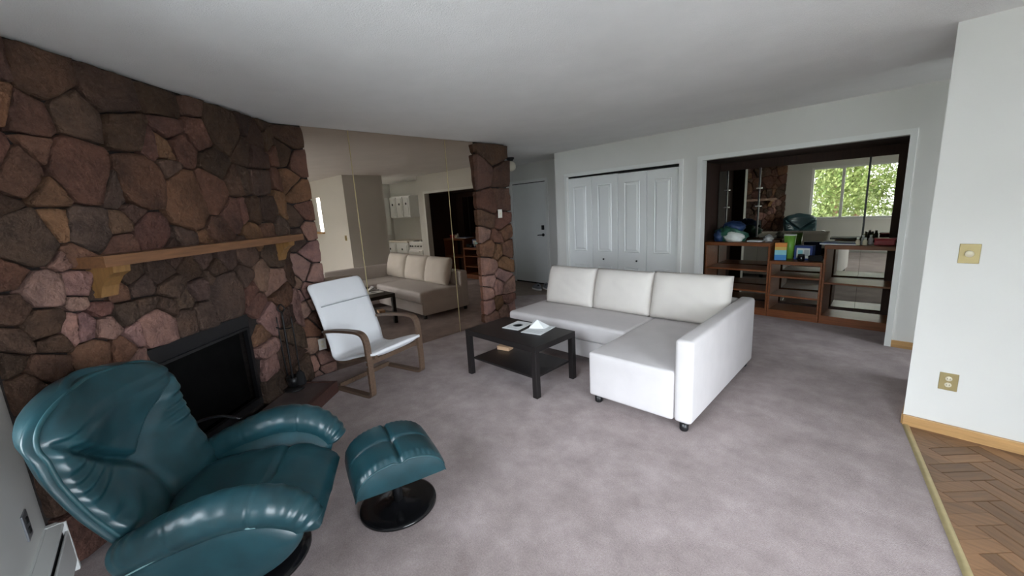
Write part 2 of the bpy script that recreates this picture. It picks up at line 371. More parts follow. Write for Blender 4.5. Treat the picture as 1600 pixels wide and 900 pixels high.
# ---- stone cladding, one object per stone
def voronoi(seeds, dom, wts=None):
    cells = []
    for i, (x, y) in enumerate(seeds):
        poly = dom[:]
        for j, (u, v) in enumerate(seeds):
            if i == j or abs(u-x) > .9 or abs(v-y) > .9: continue
            dx, dy = u-x, v-y; d2 = dx*dx+dy*dy
            if d2 < 1e-6: continue
            k = .5 if wts is None else min(.86, max(.14, .5+(wts[i]**2-wts[j]**2)/(2*d2))); mx_, my_ = x+dx*k, y+dy*k
            poly = clip(poly, lambda p: -((p[0]-mx_)*dx+(p[1]-my_)*dy))
            if len(poly) < 3: break
        cells.append(poly)
    return cells
TONES = {'r': (.125, .064, .046), 'o': (.165, .088, .052), 'g': (.088, .057, .043), 'd': (.066, .040, .028), 'p': (.25, .150, .122), 'b': (.098, .057, .040)}  # p: pinkish stone, also made paler for strong light on lower stones
def stone_mesh(poly, f, base, depth, rng, parent, tone, joint=.0035, bulge=1.0):
    # shrink by the joint, roughen the outline, raise rings
    n = len(poly); cx = sum(p[0] for p in poly)/n; cz = sum(p[1] for p in poly)/n
    area = abs(sum(poly[i][0]*poly[(i+1) % n][1]-poly[(i+1) % n][0]*poly[i][1] for i in range(n)))/2
    if area < .0012: return
    ins = poly
    def inset(pl, d):
        out = pl[:]
        cxx = sum(p[0] for p in pl)/len(pl); czz = sum(p[1] for p in pl)/len(pl)
        for i in range(len(pl)):
            a, b = pl[i], pl[(i+1) % len(pl)]; ex, ez = b[0]-a[0], b[1]-a[1]; l = math.hypot(ex, ez)
            if l < 1e-6: continue
            nx, nz = -ez/l, ex/l
            if (cxx-a[0])*nx+(czz-a[1])*nz < 0: nx, nz = -nx, -nz
            out = clip(out, lambda p: (p[0]-a[0])*nx+(p[1]-a[1])*nz-d)
            if len(out) < 3: return None
        return out
    p0 = inset(poly, joint)
    if not p0 or len(p0) < 3: return
    per = sum(math.dist(p0[i], p0[(i+1) % len(p0)]) for i in range(len(p0))); ring = []
    for i in range(len(p0)):
        a, b = p0[i], p0[(i+1) % len(p0)]; l = math.dist(a, b); k = max(1, round(l/per*18))
        for j in range(k):
            t = j/k; ring.append([a[0]+(b[0]-a[0])*t, a[1]+(b[1]-a[1])*t])
    # round the corners and roughen
    sm = []
    m_ = len(ring)
    for i in range(m_):
        a, b, c_ = ring[i-1], ring[i], ring[(i+1) % m_]
        x = .10*a[0]+.8*b[0]+.10*c_[0]; z = .10*a[1]+.8*b[1]+.10*c_[1]
        r_ = math.sqrt(area)
        sm.append((x+rng.uniform(-1, 1)*.018*r_, z+rng.uniform(-1, 1)*.018*r_))
    cx = sum(p[0] for p in sm)/m_; cz = sum(p[1] for p in sm)/m_
    tx, tz = rng.uniform(-.10, .10), rng.uniform(-.10, .10)
    r_ = math.sqrt(area); edge = min(.3, .009/r_+.015)
    origin = f(cx, base, cz); bm = bmesh.new(); rings = []
    for sc, dp in ((1.0, -.01), (1.0, depth*.78), (1-edge*.8, depth*.97), (1-edge*3.2, depth*1.02), (.40, depth*1.03)):
        rg = []
        for (x, z) in sm:
            X, Z = cx+(x-cx)*sc, cz+(z-cz)*sc
            dd = dp+((X-cx)*tx+(Z-cz)*tz if dp > .3*depth else 0)+(rng.uniform(-1, 1)*.007*bulge if .3 < sc < 1 else 0)
            rg.append(bm.verts.new(f(X, base+max(dd, -.01), Z)-origin))
        rings.append(rg)
    for a, b in zip(rings, rings[1:]):
        for i in range(m_): bm.faces.new((a[i], a[(i+1) % m_], b[(i+1) % m_], b[i]))
    c = bm.verts.new(f(cx, base+depth*1.03+rng.uniform(-.004, .004), cz)-origin)
    for i in range(m_): bm.faces.new((rings[-1][i], rings[-1][(i+1) % m_], c))
    o = bm_obj('stone', bm, 'stone', parent); o.location = origin
    for k, p in enumerate(o.data.polygons): p.use_smooth = k >= 2*m_
    c = TONES[tone]; v = rng.uniform(.82, 1.18); o.color = (c[0]*v, c[1]*v*rng.uniform(.95, 1.05), c[2]*v*rng.uniform(.9, 1.1), 1)
def ray(px, py): return fw+rt2*((px-800)/F_PX)-up2*((py-450)/F_PX)
def on_stone(px, py):
    v = ray(px, py); t = (1.632-CAM.x-CAM.y+.05)/(v.x+v.y); P = CAM+v*t
    return ((P.x-1.632)*-q+P.y*q, P.z)
def on_mirror(px, py):
    v = ray(px, py); n = Vector((math.cos(MD), math.sin(MD), 0)); t = (Vector((0, 3.3, 0))-CAM).dot(n)/v.dot(n); P = CAM+v*t
    return ((P-Vector((0, 3.3, 0))).dot(Vector((-math.sin(MD), math.cos(MD), 0))), P.z)
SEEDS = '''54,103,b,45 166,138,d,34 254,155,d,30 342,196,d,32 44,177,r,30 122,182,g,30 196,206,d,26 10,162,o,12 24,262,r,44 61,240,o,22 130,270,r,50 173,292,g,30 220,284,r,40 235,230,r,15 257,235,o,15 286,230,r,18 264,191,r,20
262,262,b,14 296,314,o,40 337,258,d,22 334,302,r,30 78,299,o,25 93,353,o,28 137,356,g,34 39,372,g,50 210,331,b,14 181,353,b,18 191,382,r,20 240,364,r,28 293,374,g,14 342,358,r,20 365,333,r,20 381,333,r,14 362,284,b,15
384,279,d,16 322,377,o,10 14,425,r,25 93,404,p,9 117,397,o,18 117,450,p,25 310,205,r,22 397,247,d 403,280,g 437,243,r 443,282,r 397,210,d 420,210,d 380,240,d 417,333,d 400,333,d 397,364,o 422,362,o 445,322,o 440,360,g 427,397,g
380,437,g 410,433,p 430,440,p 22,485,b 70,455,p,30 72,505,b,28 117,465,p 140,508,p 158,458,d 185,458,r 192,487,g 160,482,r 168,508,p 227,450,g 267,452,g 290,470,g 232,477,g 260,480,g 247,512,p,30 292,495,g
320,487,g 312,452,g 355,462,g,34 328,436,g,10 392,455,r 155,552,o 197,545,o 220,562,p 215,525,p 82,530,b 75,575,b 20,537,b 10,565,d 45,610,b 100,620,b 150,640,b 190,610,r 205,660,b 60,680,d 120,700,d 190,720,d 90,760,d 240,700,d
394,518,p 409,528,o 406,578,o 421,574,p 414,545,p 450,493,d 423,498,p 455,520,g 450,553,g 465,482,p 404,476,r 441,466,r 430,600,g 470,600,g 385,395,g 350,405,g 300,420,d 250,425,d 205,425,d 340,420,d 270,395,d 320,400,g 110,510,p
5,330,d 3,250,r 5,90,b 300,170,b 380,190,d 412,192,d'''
rng = random.Random(11); sd = []; tn = []; wt = []
for tok in SEEDS.split():
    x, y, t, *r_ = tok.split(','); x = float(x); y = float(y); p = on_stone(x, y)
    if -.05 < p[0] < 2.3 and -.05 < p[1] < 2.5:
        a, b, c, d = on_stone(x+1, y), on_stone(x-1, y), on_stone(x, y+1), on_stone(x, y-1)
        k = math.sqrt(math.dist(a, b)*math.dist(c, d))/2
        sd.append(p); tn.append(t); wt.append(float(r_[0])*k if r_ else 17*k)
rg2 = random.Random(3)
for k in range(400):                      # parts no line of sight reaches: fill evenly
    p = (rg2.uniform(0, 2.2), rg2.uniform(.02, 2.42))
    if min(math.dist(p, s_) for s_ in sd) > .30: sd.append(p); tn.append(rg2.choice('rbgd')); wt.append(.13)
dom = [(0.01, .01), (2.19, .01), (2.19, H-.012), (0.01, H-.012)]
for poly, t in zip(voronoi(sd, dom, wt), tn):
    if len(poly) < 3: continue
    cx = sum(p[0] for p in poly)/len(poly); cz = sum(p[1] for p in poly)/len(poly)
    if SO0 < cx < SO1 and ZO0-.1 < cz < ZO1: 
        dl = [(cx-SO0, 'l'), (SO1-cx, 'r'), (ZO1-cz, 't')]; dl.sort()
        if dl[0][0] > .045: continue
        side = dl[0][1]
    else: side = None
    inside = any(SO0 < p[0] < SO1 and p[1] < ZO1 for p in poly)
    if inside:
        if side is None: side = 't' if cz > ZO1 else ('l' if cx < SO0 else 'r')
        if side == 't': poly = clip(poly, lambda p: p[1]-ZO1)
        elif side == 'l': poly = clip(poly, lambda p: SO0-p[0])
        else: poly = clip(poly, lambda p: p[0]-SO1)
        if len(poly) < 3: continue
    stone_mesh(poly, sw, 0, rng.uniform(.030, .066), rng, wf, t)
# strip of stone between fireplace wall and mirror
ST2 = '437,243,d 453,213,d 465,255,r 447,282,o 468,300,o 458,345,g 463,367,g 470,420,p 450,440,p 490,393,p 493,427,p 487,457,p 468,481,p 460,470,p 482,540,p 485,512,r 507,557,p 485,568,p 516,535,r 512,576,p 497,500,r 492,469,p 475,590,g 500,590,p 480,330,r 480,360,p'
sd = []; tn = []
for tok in ST2.split():
    x, y, t = tok.split(','); p = on_mirror(float(x), float(y)); sd.append(p); tn.append(t)
dom = [(-1.77, .01), (-1.475, .01), (-1.475, H-.012), (-1.77, H-.012)]
for poly, t in zip(voronoi(sd, dom), tn):
    if len(poly) > 2: stone_mesh(poly, mw, 0, rng.uniform(.03, .045), rng, wm, t, .005)
# pillar at the far end of the mirror
sd = []; tn = []; z = .08; rp = random.Random(5)
while z < 2.42:
    low = z < 1.25; hgt = rp.uniform(.15, .22) if low else rp.uniform(.26, .36)
    xs = rp.choice([(.68, .86, 1.06), (.70, .95), (.72, .90, 1.08)]) if low else rp.choice([(.70, 1.0), (.75, 1.02), (.87,)])
    for x in xs: sd.append((x+rp.uniform(-.035, .035), z+rp.uniform(-.06, .06))); tn.append(rp.choice('ppor' if low else 'dbbr'))
    z += hgt
dom = [(.585, .01), (1.175, .01), (1.175, H-.012), (.585, H-.012)]
for poly, t in zip(voronoi(sd, dom), tn):
    if len(poly) > 2: stone_mesh(poly, mw, 0, rng.uniform(.05, .085), rng, wm, t, .006)

# firebox
fb = root('fireplace_insert', sw((SO0+SO1)/2, 0, ZO0), 0, 'black metal fireplace insert with hood set into the brown stone wall', 'fireplace')
fbi = Matrix.Translation(-Vector(fb.location))
def fcore(name, lst, mat): o = wall_core(name, sw, lst, mat, fb); o.data.transform(fbi); return o
fcore('firebox', [(SO0-.04, SO0, -.5, -.01, ZO0, ZO1), (SO1, SO1+.04, -.5, -.01, ZO0, ZO1), (SO0-.04, SO1+.04, -.54, -.5, ZO0, ZO1+.04), (SO0, SO1, -.5, -.01, ZO1, ZO1+.04), (SO0, SO1, -.5, -.01, ZO0-.04, ZO0+.004)], 'soot')
fcore('hood', [(SO0+.004, SO1-.004, -.03, .014, ZO1-.105, ZO1-.004), (SO0+.03, SO1-.03, -.02, .03, ZO1-.118, ZO1-.10)], 'black_metal')
fcore('frame', [(SO0+.004, SO0+.035, -.02, .012, ZO0+.01, ZO1-.105), (SO1-.035, SO1-.004, -.02, .012, ZO0+.01, ZO1-.105), (SO0+.004, SO1-.004, -.02, .016, ZO0+.006, ZO0+.06)], 'black_metal')
fcore('screen', [(SO0+.035, SO1-.035, -.07, -.062, ZO0+.06, ZO1-.11)], 'soot')
# hearth
hr = root('hearth', sw(1.2, .25, 0), 0, 'low raised hearth of dark slate slabs with a red-brown wooden front edge', 'hearth')
def hcore(name, lst, mat):
    o = wall_core(name, sw, lst, mat, hr); o.data.transform(Matrix.Translation(-Vector(hr.location))); return o
hcore('base', [(.2, 1.87, .075, .40, .0, .07)], 'hearth_wood')
for a, b in ((.2, .80), (.805, 1.36), (1.365, 1.87)): hcore('slab', [(a, b, .07, .40, .07, .10)], 'slate')
hcore('front_board', [(.2, 1.895, .40, .44, .0, .105)], 'hearth_wood'); hcore('end_board', [(1.87, 1.895, .07, .40, .0, .105)], 'hearth_wood')
# mantel
mn = root('mantel_shelf', sw(1.23, .1, 1.4), 0, 'long reddish wooden mantel shelf on corbels across the stone wall', 'shelf')
def mcore(name, lst, mat):
    o = wall_core(name, sw, lst, mat, mn); o.data.transform(Matrix.Translation(-Vector(mn.location))); o.data.transform(Matrix.Rotation(R(45), 4, 'Z')); o.rotation_euler = (0, 0, R(-45)); return o
mcore('shelf_board', [(.365, 2.13, .02, .20, 1.395, 1.45)], 'mantel_wood')
for s0 in (.47, 1.98):
    bm = bmesh.new(); prof = [(.02, 1.395), (.17, 1.395), (.165, 1.36), (.12, 1.335), (.085, 1.29), (.065, 1.235), (.02, 1.235)]
    A = [bm.verts.new(sw(s0-.045, o, z)-Vector(mn.location)) for o, z in prof]; B = [bm.verts.new(sw(s0+.045, o, z)-Vector(mn.location)) for o, z in prof]
    bm.faces.new(A); bm.faces.new(B[::-1])
    for i in range(len(prof)): bm.faces.new((A[i], A[(i+1) % 7], B[(i+1) % 7], B[i]))
    bm_obj('corbel', bm, 'corbel_wood', mn)

# mirror panels
mr = root('tinted_mirror', mw(-.45, .0, 0), 0, 'bronze tinted floor-to-ceiling mirror of several tall panels between stone', 'mirror')
for a, b in ((-1.487, -1.037), (-1.033, .155), (.159, .60)):
    o = wall_core('mirror_panel', mw, [(a, b, -.012, .0, .004, H-.003)], 'bronze_mirror', mr); o.data.transform(Matrix.Translation(-Vector(mr.location)))

for t in (-1.035, .157):
    o = wall_core('seam_glint', mw, [(t-.004, t+.004, -.006, .002, .004, H-.003)], 'gold_strip', mr); o.data.transform(Matrix.Translation(-Vector(mr.location)))  # pale strips added for the light caught by the panel edges
# walls of hall
struct(box('wall_hall', -3.1, -.41, 6.5, 6.6, 0, H, 'wall_paint')); struct(box('wall_hall_end', -3.1, -3.0, 3.5, 6.5, 0, H, 'wall_paint'))
struct(box('wall_hall_side', -3.0, -.35, 4.30, 4.40, 0, H, 'wall_paint'))
# back wall (y = 5.9) with closet and bar openings
CL = (-.144, 1.763, 2.025); BO = (2.06, 3.925, 2.025)
struct(boxes('wall_back', [(-.41, CL[0], 5.9, 6.02, 0, H), (CL[0], CL[1], 5.9, 6.02, CL[2], H), (CL[1], BO[0], 5.9, 6.02, 0, H), (BO[0], BO[1], 5.9, 6.02, BO[2], H), (BO[1], 4.2, 5.9, 6.02, 0, H),
    (-.41, -.31, 6.02, 6.6, 0, H), (4.13, 4.2, 6.02, 6.6, 0, H)], 'wall_paint'))
struct(boxes('wall_closet', [(-.31, 1.86, 6.55, 6.6, 0, H), (1.78, 1.86, 6.02, 6.55, 0, H)], 'wall_paint'))
struct(boxes('trim_2', [(CL[0]-.05, CL[0], 5.886, 5.9, 0, CL[2]+.05), (CL[1], CL[1]+.05, 5.886, 5.9, 0, CL[2]+.05), (CL[0], CL[1], 5.886, 5.9, CL[2], CL[2]+.05)], 'trim_white'))
struct(boxes('trim_3', [(BO[0]-.06, BO[0], 5.885, 5.9, 0, BO[2]+.05), (BO[1], BO[1]+.05, 5.885, 5.9, 0, BO[2]+.05), (BO[0], BO[1], 5.885, 5.9, BO[2], BO[2]+.05)], 'trim_white'))
struct(box('baseboard_back', BO[1]+.05, 4.2, 5.884, 5.9, 0, .07, 'oak_trim'))
# closet bifold doors
cd_ = struct(box('door_2', CL[0], CL[1], 5.935, 5.965, CL[2]-.022, CL[2]-.002, 'black_gap'))
lw = (CL[1]-CL[0])/4
for i in range(4):
    x0 = CL[0]+i*lw+.004; x1 = CL[0]+(i+1)*lw-.004; dz = -.004 if i < 2 else -.012
    bm = bmesh.new(); add_box(bm, x0, x1, 5.918, 5.948, .012, 1.998+dz, .003, 1)
    lf = bm_obj('door_leaf', bm, 'door_white', cd_)
    for z0, z1 in ((.14, .60), (.82, 1.86)):
        m_ = .105; bm = bmesh.new()
        pts = [(0, .0005), (.012, -.010), (.022, -.002), (.05, -.012)]
        def rect(d, y): return [bm.verts.new(p) for p in ((x0+m_+d, 5.918+y, z0+d), (x1-m_-d, 5.918+y, z0+d), (x1-m_-d, 5.918+y, z1-d), (x0+m_+d, 5.918+y, z1-d))]
        rs = [rect(d, y) for d, y in pts]
        for a, b in zip(rs, rs[1:]):
            for k in range(4): bm.faces.new((a[k], a[(k+1) % 4], b[(k+1) % 4], b[k]))
        bm.faces.new(rs[-1]); bm_obj('door_panel', bm, 'door_white', lf)
    if i in (1, 2):
        kx = .556 if i == 1 else 1.14
        o = lathe('knob', [(0, -.03), (.012, -.03), (.015, -.022), (.012, -.012), (.006, -.008), (.006, 0), (0, 0)], 'black_metal', lf, 14); o.location = (kx, 5.918, .70); o.rotation_euler = (R(-90), 0, 0)
# entry door
d1 = struct(boxes('door_1', [(-2.19, -2.135, 6.475, 6.5, 0, 2.12), (-1.19, -1.135, 6.475, 6.5, 0, 2.12), (-2.135, -1.19, 6.475, 6.5, 2.065, 2.12)], 'trim_white'))
sl = box('door_slab', -2.128, -1.197, 6.478, 6.499, .03, 2.05, 'door_white', d1, .002, 1)
box('door_sweep', -2.128, -1.197, 6.474, 6.5, .006, .03, 'black_gap', d1); box('head_gap', -2.128, -1.197, 6.482, 6.5, 2.05, 2.064, 'black_gap', d1)
box('deadbolt', -1.315, -1.245, 6.458, 6.478, 1.12, 1.21, 'black_metal', sl, .008, 2)
lathe('rose', [(0, -.016), (.03, -.016), (.032, 0), (0, 0)], 'black_metal', sl, 18).rotation_euler = (R(-90), 0, 0); sl.children[-1].location = (-1.28, 6.478, 1.02)
tube('lever', [(-1.28, 6.465, 1.02), (-1.30, 6.445, 1.02), (-1.36, 6.44, 1.018), (-1.405, 6.44, 1.012)], .009, 'black_metal', sl, 8)
# partition
XP = 4.193
struct(boxes('wall_partition', [(XP, 4.95, 4.11, 5.0, 0, H), (4.95, 5.42, 4.11, 4.23, 0, H), (5.42, 6.25, 4.11, 4.23, 0, 1.25), (5.42, 6.25, 4.11, 4.23, 2.07, H), (6.25, XR, 4.11, 4.23, 0, H)], 'wall_paint'))
struct(box('baseboard_partition', XP, XR, 4.094, 4.11, 0, .075, 'oak_trim', None, .004, 2))
struct(box('baseboard_partition_end', XP-.008, XP, 4.12, 5.0, 0, .07, 'oak_trim'))
struct(box('trim_4', 5.38, 6.29, 4.05, 4.26, 1.25, 1.29, 'oak_trim'))
struct(boxes('wall_kitchen', [(4.2, XR, 6.5, 6.6, 0, H)], 'wall_paint'))

# ------------------------------------------------------------------ bar alcove
AX0, AX1, AB = 1.90, 4.02, 6.90
struct(boxes('wall_bar', [(AX0-.02, AX0, 6.02, AB, 0, 2.1), (AX1, AX1+.02, 6.02, AB, 0, 2.1), (AX0, AX1, 6.02, AB, 2.03, 2.1), (AX0-.02, AX1+.02, AB, AB+.05, 0, 2.1), (AX0, BO[0], 6.02, 6.03, 0, 2.03), (BO[1], AX1, 6.02, 6.03, 0, 2.03)], 'bar_dark'))
EB = R(-2.5)
bmr = root('bar_back_mirror', (3.0, 6.87, .02), -EB, 'grey tinted mirror panels lining the back of the dark wooden bar alcove', 'mirror')
for a, b in ((-1.085, -.55), (-.548, .545), (.547, 1.01)):
    box('mirror_panel', a, b, -.004, .002, .09, 1.895, 'bar_mirror', bmr)
for x in (-.975, -.57, .545):
    st_ = box('shelf_standard', x-.009, x+.009, -.018, -.005, .97, 1.90, 'black_metal', bmr)
    for z in (1.39, 1.63):
        if x < .5: box('bracket_clip', x-.032, x+.032, -.032, -.018, z-.008, z+.008, 'chrome', st_)
YF = 6.40
def bar_unit(name, label, x0, x1, ztop, shelves, base=.10, overhang=0., back=6.80):
    r_ = root(name, ((x0+x1)/2, 6.6, 0), 0, label, 'shelf unit'); ox, oy = (x0+x1)/2, 6.6
    B = lambda n, a, b, c, d, e, f_, mat='bar_wood', bev=.003: box(n, a-ox, b-ox, c-oy, d-oy, e, f_, mat, r_, bev, 1)
    B('side_panel', x0, x0+.022, YF, back, base, ztop-.045); B('side_panel', x1-.022, x1, YF, back, base, ztop-.045)
    B('top_board', x0-overhang, x1+overhang, YF-.015, back, ztop-.045, ztop)
    B('base', x0, x1, YF+.005, back, 0, base)
    for z in shelves: B('shelf', x0+.022, x1-.022, YF+.008, back, z-.022, z)
    return r_
bar_unit('bar_shelf_unit', 'tall open brown bar shelves under the counter holding the bag of packets', 1.92, 2.726, .955, (.60, .325))
bar_unit('bar_shelf_unit', 'low narrow orange-brown shelf unit between the two higher bar counters', 2.73, 3.278, .735, (.54, .295))
bar_unit('bar_shelf_unit', 'open brown bar shelves with a single shelf under the red box', 3.282, 4.0, .945, (.505,))

# items on the bar
def blob(name, loc, rx, ry, rz, mat, label=None, cat=None, parent=None, seed=1, amp=.12, flat=.0, n=26):
    rg_ = random.Random(seed); ph = [(rg_.uniform(0, 6.28), rg_.randint(2, 5), rg_.randint(1, 4), rg_.uniform(.3, 1)) for _ in range(6)]
    def fn(u, v):
        th = u*2*math.pi; p = -math.pi/2+v*math.pi
        d = 1+amp*sum(w_*math.sin(a*th+c*p*2+h_) for h_, a, c, w_ in ph)/3+.35*amp*math.sin(11*th+7*p)*math.sin(9*p+2*math.sin(5*th))
        x, y, z = math.cos(p)*math.cos(th)*d, math.cos(p)*math.sin(th)*d, math.sin(p)*d
        z = max(z, -.75)
        return (x*rx, y*ry, (z+.75)*rz)
    o = grid_mesh(name, n, n, fn, mat, parent, True); o.location = loc
    if label: tag(o, label, cat)
    return o
bg_ = root('snack_bag', (2.20, 6.55, .956), 0, 'crumpled green, blue and white plastic bag on the bar counter', 'bag')
blob('bag_body', (0, 0, 0), .20, .12, .125, 'bag_green', parent=bg_, seed=3, amp=.22); blob('bag_flap', (.03, .0, .13), .15, .09, .08, 'bag_blue', parent=bg_, seed=5, amp=.2)
blob('bag_print', (.06, -.06, .0), .13, .09, .085, 'bag_white', parent=bg_, seed=7); blob('bag_corner', (-.13, -.05, 0), .075, .08, .09, 'bag_blue', parent=bg_, seed=9)
tag(box('tray', 2.42, 2.60, 6.50, 6.64, .957, .972, 'paper', None, .004, 2), 'flat white tray on the bar counter beside the plastic bag', 'tray')
blob('plastic_wrap', (2.66, 6.55, .957), .05, .07, .05, 'plastic_clear', 'crumpled clear plastic wrap at the end of the bar counter', 'wrap', None, 4, .25)
cu = root('cup', (2.872, 6.66, .737), 0, 'bright green plastic cup behind the cartons on the low shelf unit', 'cup')
lathe('body', [(.04, 0), (.045, .0), (.066, .30), (.062, .30), (.042, .01), (0, .01)], 'cup_green', cu, 26); lathe('rim', [(.066, .294), (.070, .298), (.066, .308), (.061, .302)], 'bag_white', cu, 26)
b1 = root('carton', (2.82, 6.5, .737), R(8), 'small carton in orange, yellow and blue bands on the low shelf unit', 'box')
for n_, z0, z1, mt_ in (('blue_band', 0, .065, 'box_blue'), ('cyan_band', .065, .125, 'box_cyan'), ('yellow_band', .125, .165, 'box_yellow'), ('orange_band', .165, .215, 'box_orange')): box(n_, -.062, .062, -.035, .035, z0, z1, mt_, b1)
b2 = root('carton', (3.045, 6.62, .737), R(-5), 'blue and white picture carton behind black items on low shelf unit', 'box')
box('body', -.095, .095, -.05, .05, 0, .175, 'box_navy', b2); box('print', -.07, .07, -.053, -.05, .02, .145, 'bag_white', b2); box('print', -.055, -.005, -.0545, -.053, .06, .12, 'box_cyan', b2); box('print', .01, .06, -.0545, -.053, .05, .125, 'print_grey', b2)
j_ = root('jar', (3.045, 6.47, .737), 0, 'small black jar in front of the blue carton on the bar', 'jar')
lathe('body', [(0, 0), (.034, 0), (.038, .008), (.038, .055), (.034, .06), (0, .06)], 'black_gloss', j_, 20); lathe('lid', [(.036, .06), (.036, .078), (.03, .082), (0, .082)], 'black_metal', j_, 20)
cm_ = root('camera_case', (3.185, 6.5, .737), R(4), 'low black pouch with rounded top beside the blue carton', 'case')
box('body', -.07, .07, -.04, .04, 0, .065, 'black_fabric', cm_, .018, 3, True); box('flap', -.072, .072, -.042, .0, .04, .07, 'black_fabric', cm_, .012, 3, True)
fo = root('folder', (3.39, 6.57, .946), R(-2), 'dark blue flat folder on the bar counter', 'folder')
box('cover', -.17, .17, -.13, .13, .012, .02, 'box_navy', fo, .003, 1); box('pages', -.165, .165, -.125, .125, .0, .012, 'paper', fo)
for i, (x, y) in enumerate(((3.565, 6.46), (3.625, 6.47), (3.6, 6.53), (3.66, 6.56))):
    g_ = root('bottle', (x, y, .946), 0, 'short ivory bottle with a white cap on the bar counter' if i < 2 else 'taller clear bottle with a white cap beside the ivory bottles', 'bottle', 'small bottles on the bar' if i < 2 else 'clear bottles on the bar')
    lathe('body', [(0, 0), (.02, 0), (.022, .004), (.022, .045+.02*(i > 1)), (.012, .06+.02*(i > 1)), (.010, .068+.02*(i > 1)), (0, .068+.02*(i > 1))], 'ivory' if i < 2 else 'plastic_clear', g_, 16)
    lathe('cap', [(.013, .066+.02*(i > 1)), (.013, .085+.02*(i > 1)), (0, .085+.02*(i > 1))], 'bag_white', g_, 16)
rd = root('red_box', (3.78, 6.55, .946), R(3), 'red plastic box with lid at the end of bar counter', 'box')
box('body', -.085, .085, -.06, .06, 0, .06, 'red_plastic', rd, .008, 2); box('lid', -.09, .09, -.065, .065, .06, .075, 'red_plastic', rd, .006, 2)

# ------------------------------------------------------------------ sofa
SF = root('sectional_sofa', (3.242, 3.057, 0), .068, 'white fabric corner sofa with chaise and one low arm', 'sofa')
W_, AT, CDp, D_, ZS, ZA, ZB, CW = 2.277, .122, .607, 1.505, .42, .655, .06, .804
def sbox(n, a0, a1, b0, b1, z0, z1, bev=.02, par=None, mat='sofa_fabric'): return box(n, -a1, -a0, b0, b1, z0, z1, mat, par or SF, bev, 4, True)
sbox('arm', 0, AT, 0, D_, ZB, ZA, .028)
def pad(n, a0, a1, b0, b1, z0, z1, crown, bev):
    bm = bmesh.new(); add_box(bm, -a1, -a0, b0, b1, z0, z1, bev, 4)
    bmesh.ops.subdivide_edges(bm, edges=[e for e in bm.edges if e.calc_length() > .15], cuts=8, use_grid_fill=True)
    for v in bm.verts:
        u = 2*(v.co.x+(a0+a1)/2)/(a1-a0); t = (v.co.y-b0)/(b1-b0)*2-1
        if v.co.z > z1-.01: v.co.z += crown*max(0, 1-u*u)*max(0, 1-t*t)
    return bm_obj(n, bm, 'sofa_fabric', SF, True)
pad('chaise', AT+.003, CW, .0, D_-.14, ZB, ZS, .010, .022)
pad('seat', CW+.002, W_, CDp, D_-.14, ZS-.17, ZS, .014, .035)
sbox('drawer_front', CW+.004, W_-.01, CDp+.025, D_-.12, ZB+.015, ZS-.175, .012)
sbox('side_panel', W_-.03, W_-.004, CDp+.05, D_-.02, ZB, ZS-.02, .01)
sbox('backrest', .0+AT, W_, D_-.15, D_, ZB, .64, .03)
for a, b in ((.06, .04), (.06, D_-.05), (CW-.06, .05), (W_-.06, CDp+.09), (W_-.06, D_-.05), (CW+.3, D_-.06)):
    lathe('foot', [(0, 0), (.026, 0), (.03, .01), (.03, ZB), (0, ZB)], 'black_metal', SF, 16, (-a, b, 0))
def pillow(name, wd, hg, th, label, a, b, tilt, rz=0.):
    n = 26
    def side(sg):
        def fn(u, v):
            x, z = u*2-1, v*2-1; k = ((1-abs(x)**3.2)*(1-abs(z)**3.2))
            px = x*wd/2*(1-.018*abs(z)**2*(1-abs(x))); d = th/2*max(k, 0)**.42
            wr = .004*math.sin(9*x+5*z)*math.sin(7*z)*k
            return (px, sg*(d+wr), (z*.5+.5)*hg)
        return fn
    bm = bmesh.new()
    for sg in (-1, 1):
        f_ = side(sg); V = [[bm.verts.new(f_(i/(n-1), j/(n-1))) for i in range(n)] for j in range(n)]
        for j in range(n-1):
            for i in range(n-1): bm.faces.new((V[j][i], V[j][i+1], V[j+1][i+1], V[j+1][i]))
    bmesh.ops.remove_doubles(bm, verts=bm.verts[:], dist=1e-4)
    o = bm_obj(name, bm, 'cushion_fabric', None, True)
    bmesh_ = None
    c, s = math.cos(.068), math.sin(.068)
    o.location = (3.242-a*c-b*s, 3.057-a*s+b*c, ZS+.008); o.rotation_euler = (tilt, 0, .068+rz)
    tag(o, label, 'cushion')
    return o
pillow('back_cushion', .66, .45, .21, 'cream back cushion at the open end of the corner sofa', W_-.44, D_-.335, R(-16))
pillow('back_cushion', .67, .45, .21, 'cream middle back cushion of the corner sofa', W_-1.10, D_-.33, R(-15), R(-1))
pillow('back_cushion', .72, .46, .22, 'wide cream back cushion against the arm end of the corner sofa', AT+.365, D_-.33, R(-15), R(1))

# ------------------------------------------------------------------ coffee table
TA = .053
ct = root('coffee_table', (1.641, 2.997, 0), TA, 'low black-brown wooden coffee table with a lower shelf', 'table')
box('table_top', -.45, .45, -.275, .275, .40, .45, 'black_wood', ct, .003, 2)
for sx in (-1, 1):
    for sy in (-1, 1): box('leg', sx*.45-(.05 if sx > 0 else 0), sx*.45+(.05 if sx < 0 else 0), sy*.275-(.05 if sy > 0 else 0), sy*.275+(.05 if sy < 0 else 0), 0, .40, 'black_wood', ct, .002, 1)
box('lower_shelf', -.40, .40, -.235, .235, .15, .17, 'black_wood', ct, .002, 1)
def loc_t(x, y, z): c, s = math.cos(TA), math.sin(TA); return (1.641+x*c-y*s, 2.997+x*s+y*c, z)
p1 = root('leaflet', loc_t(-.105, .105, .451), TA+R(8), 'white leaflet with a grey round print lying flat on the coffee table', 'leaflet')
box('sheet', -.095, .095, -.13, .13, 0, .003, 'paper', p1)
lathe('printed_seal', [(.040, .0032), (.052, .0034), (.052, .0032)], 'print_grey', p1, 24)
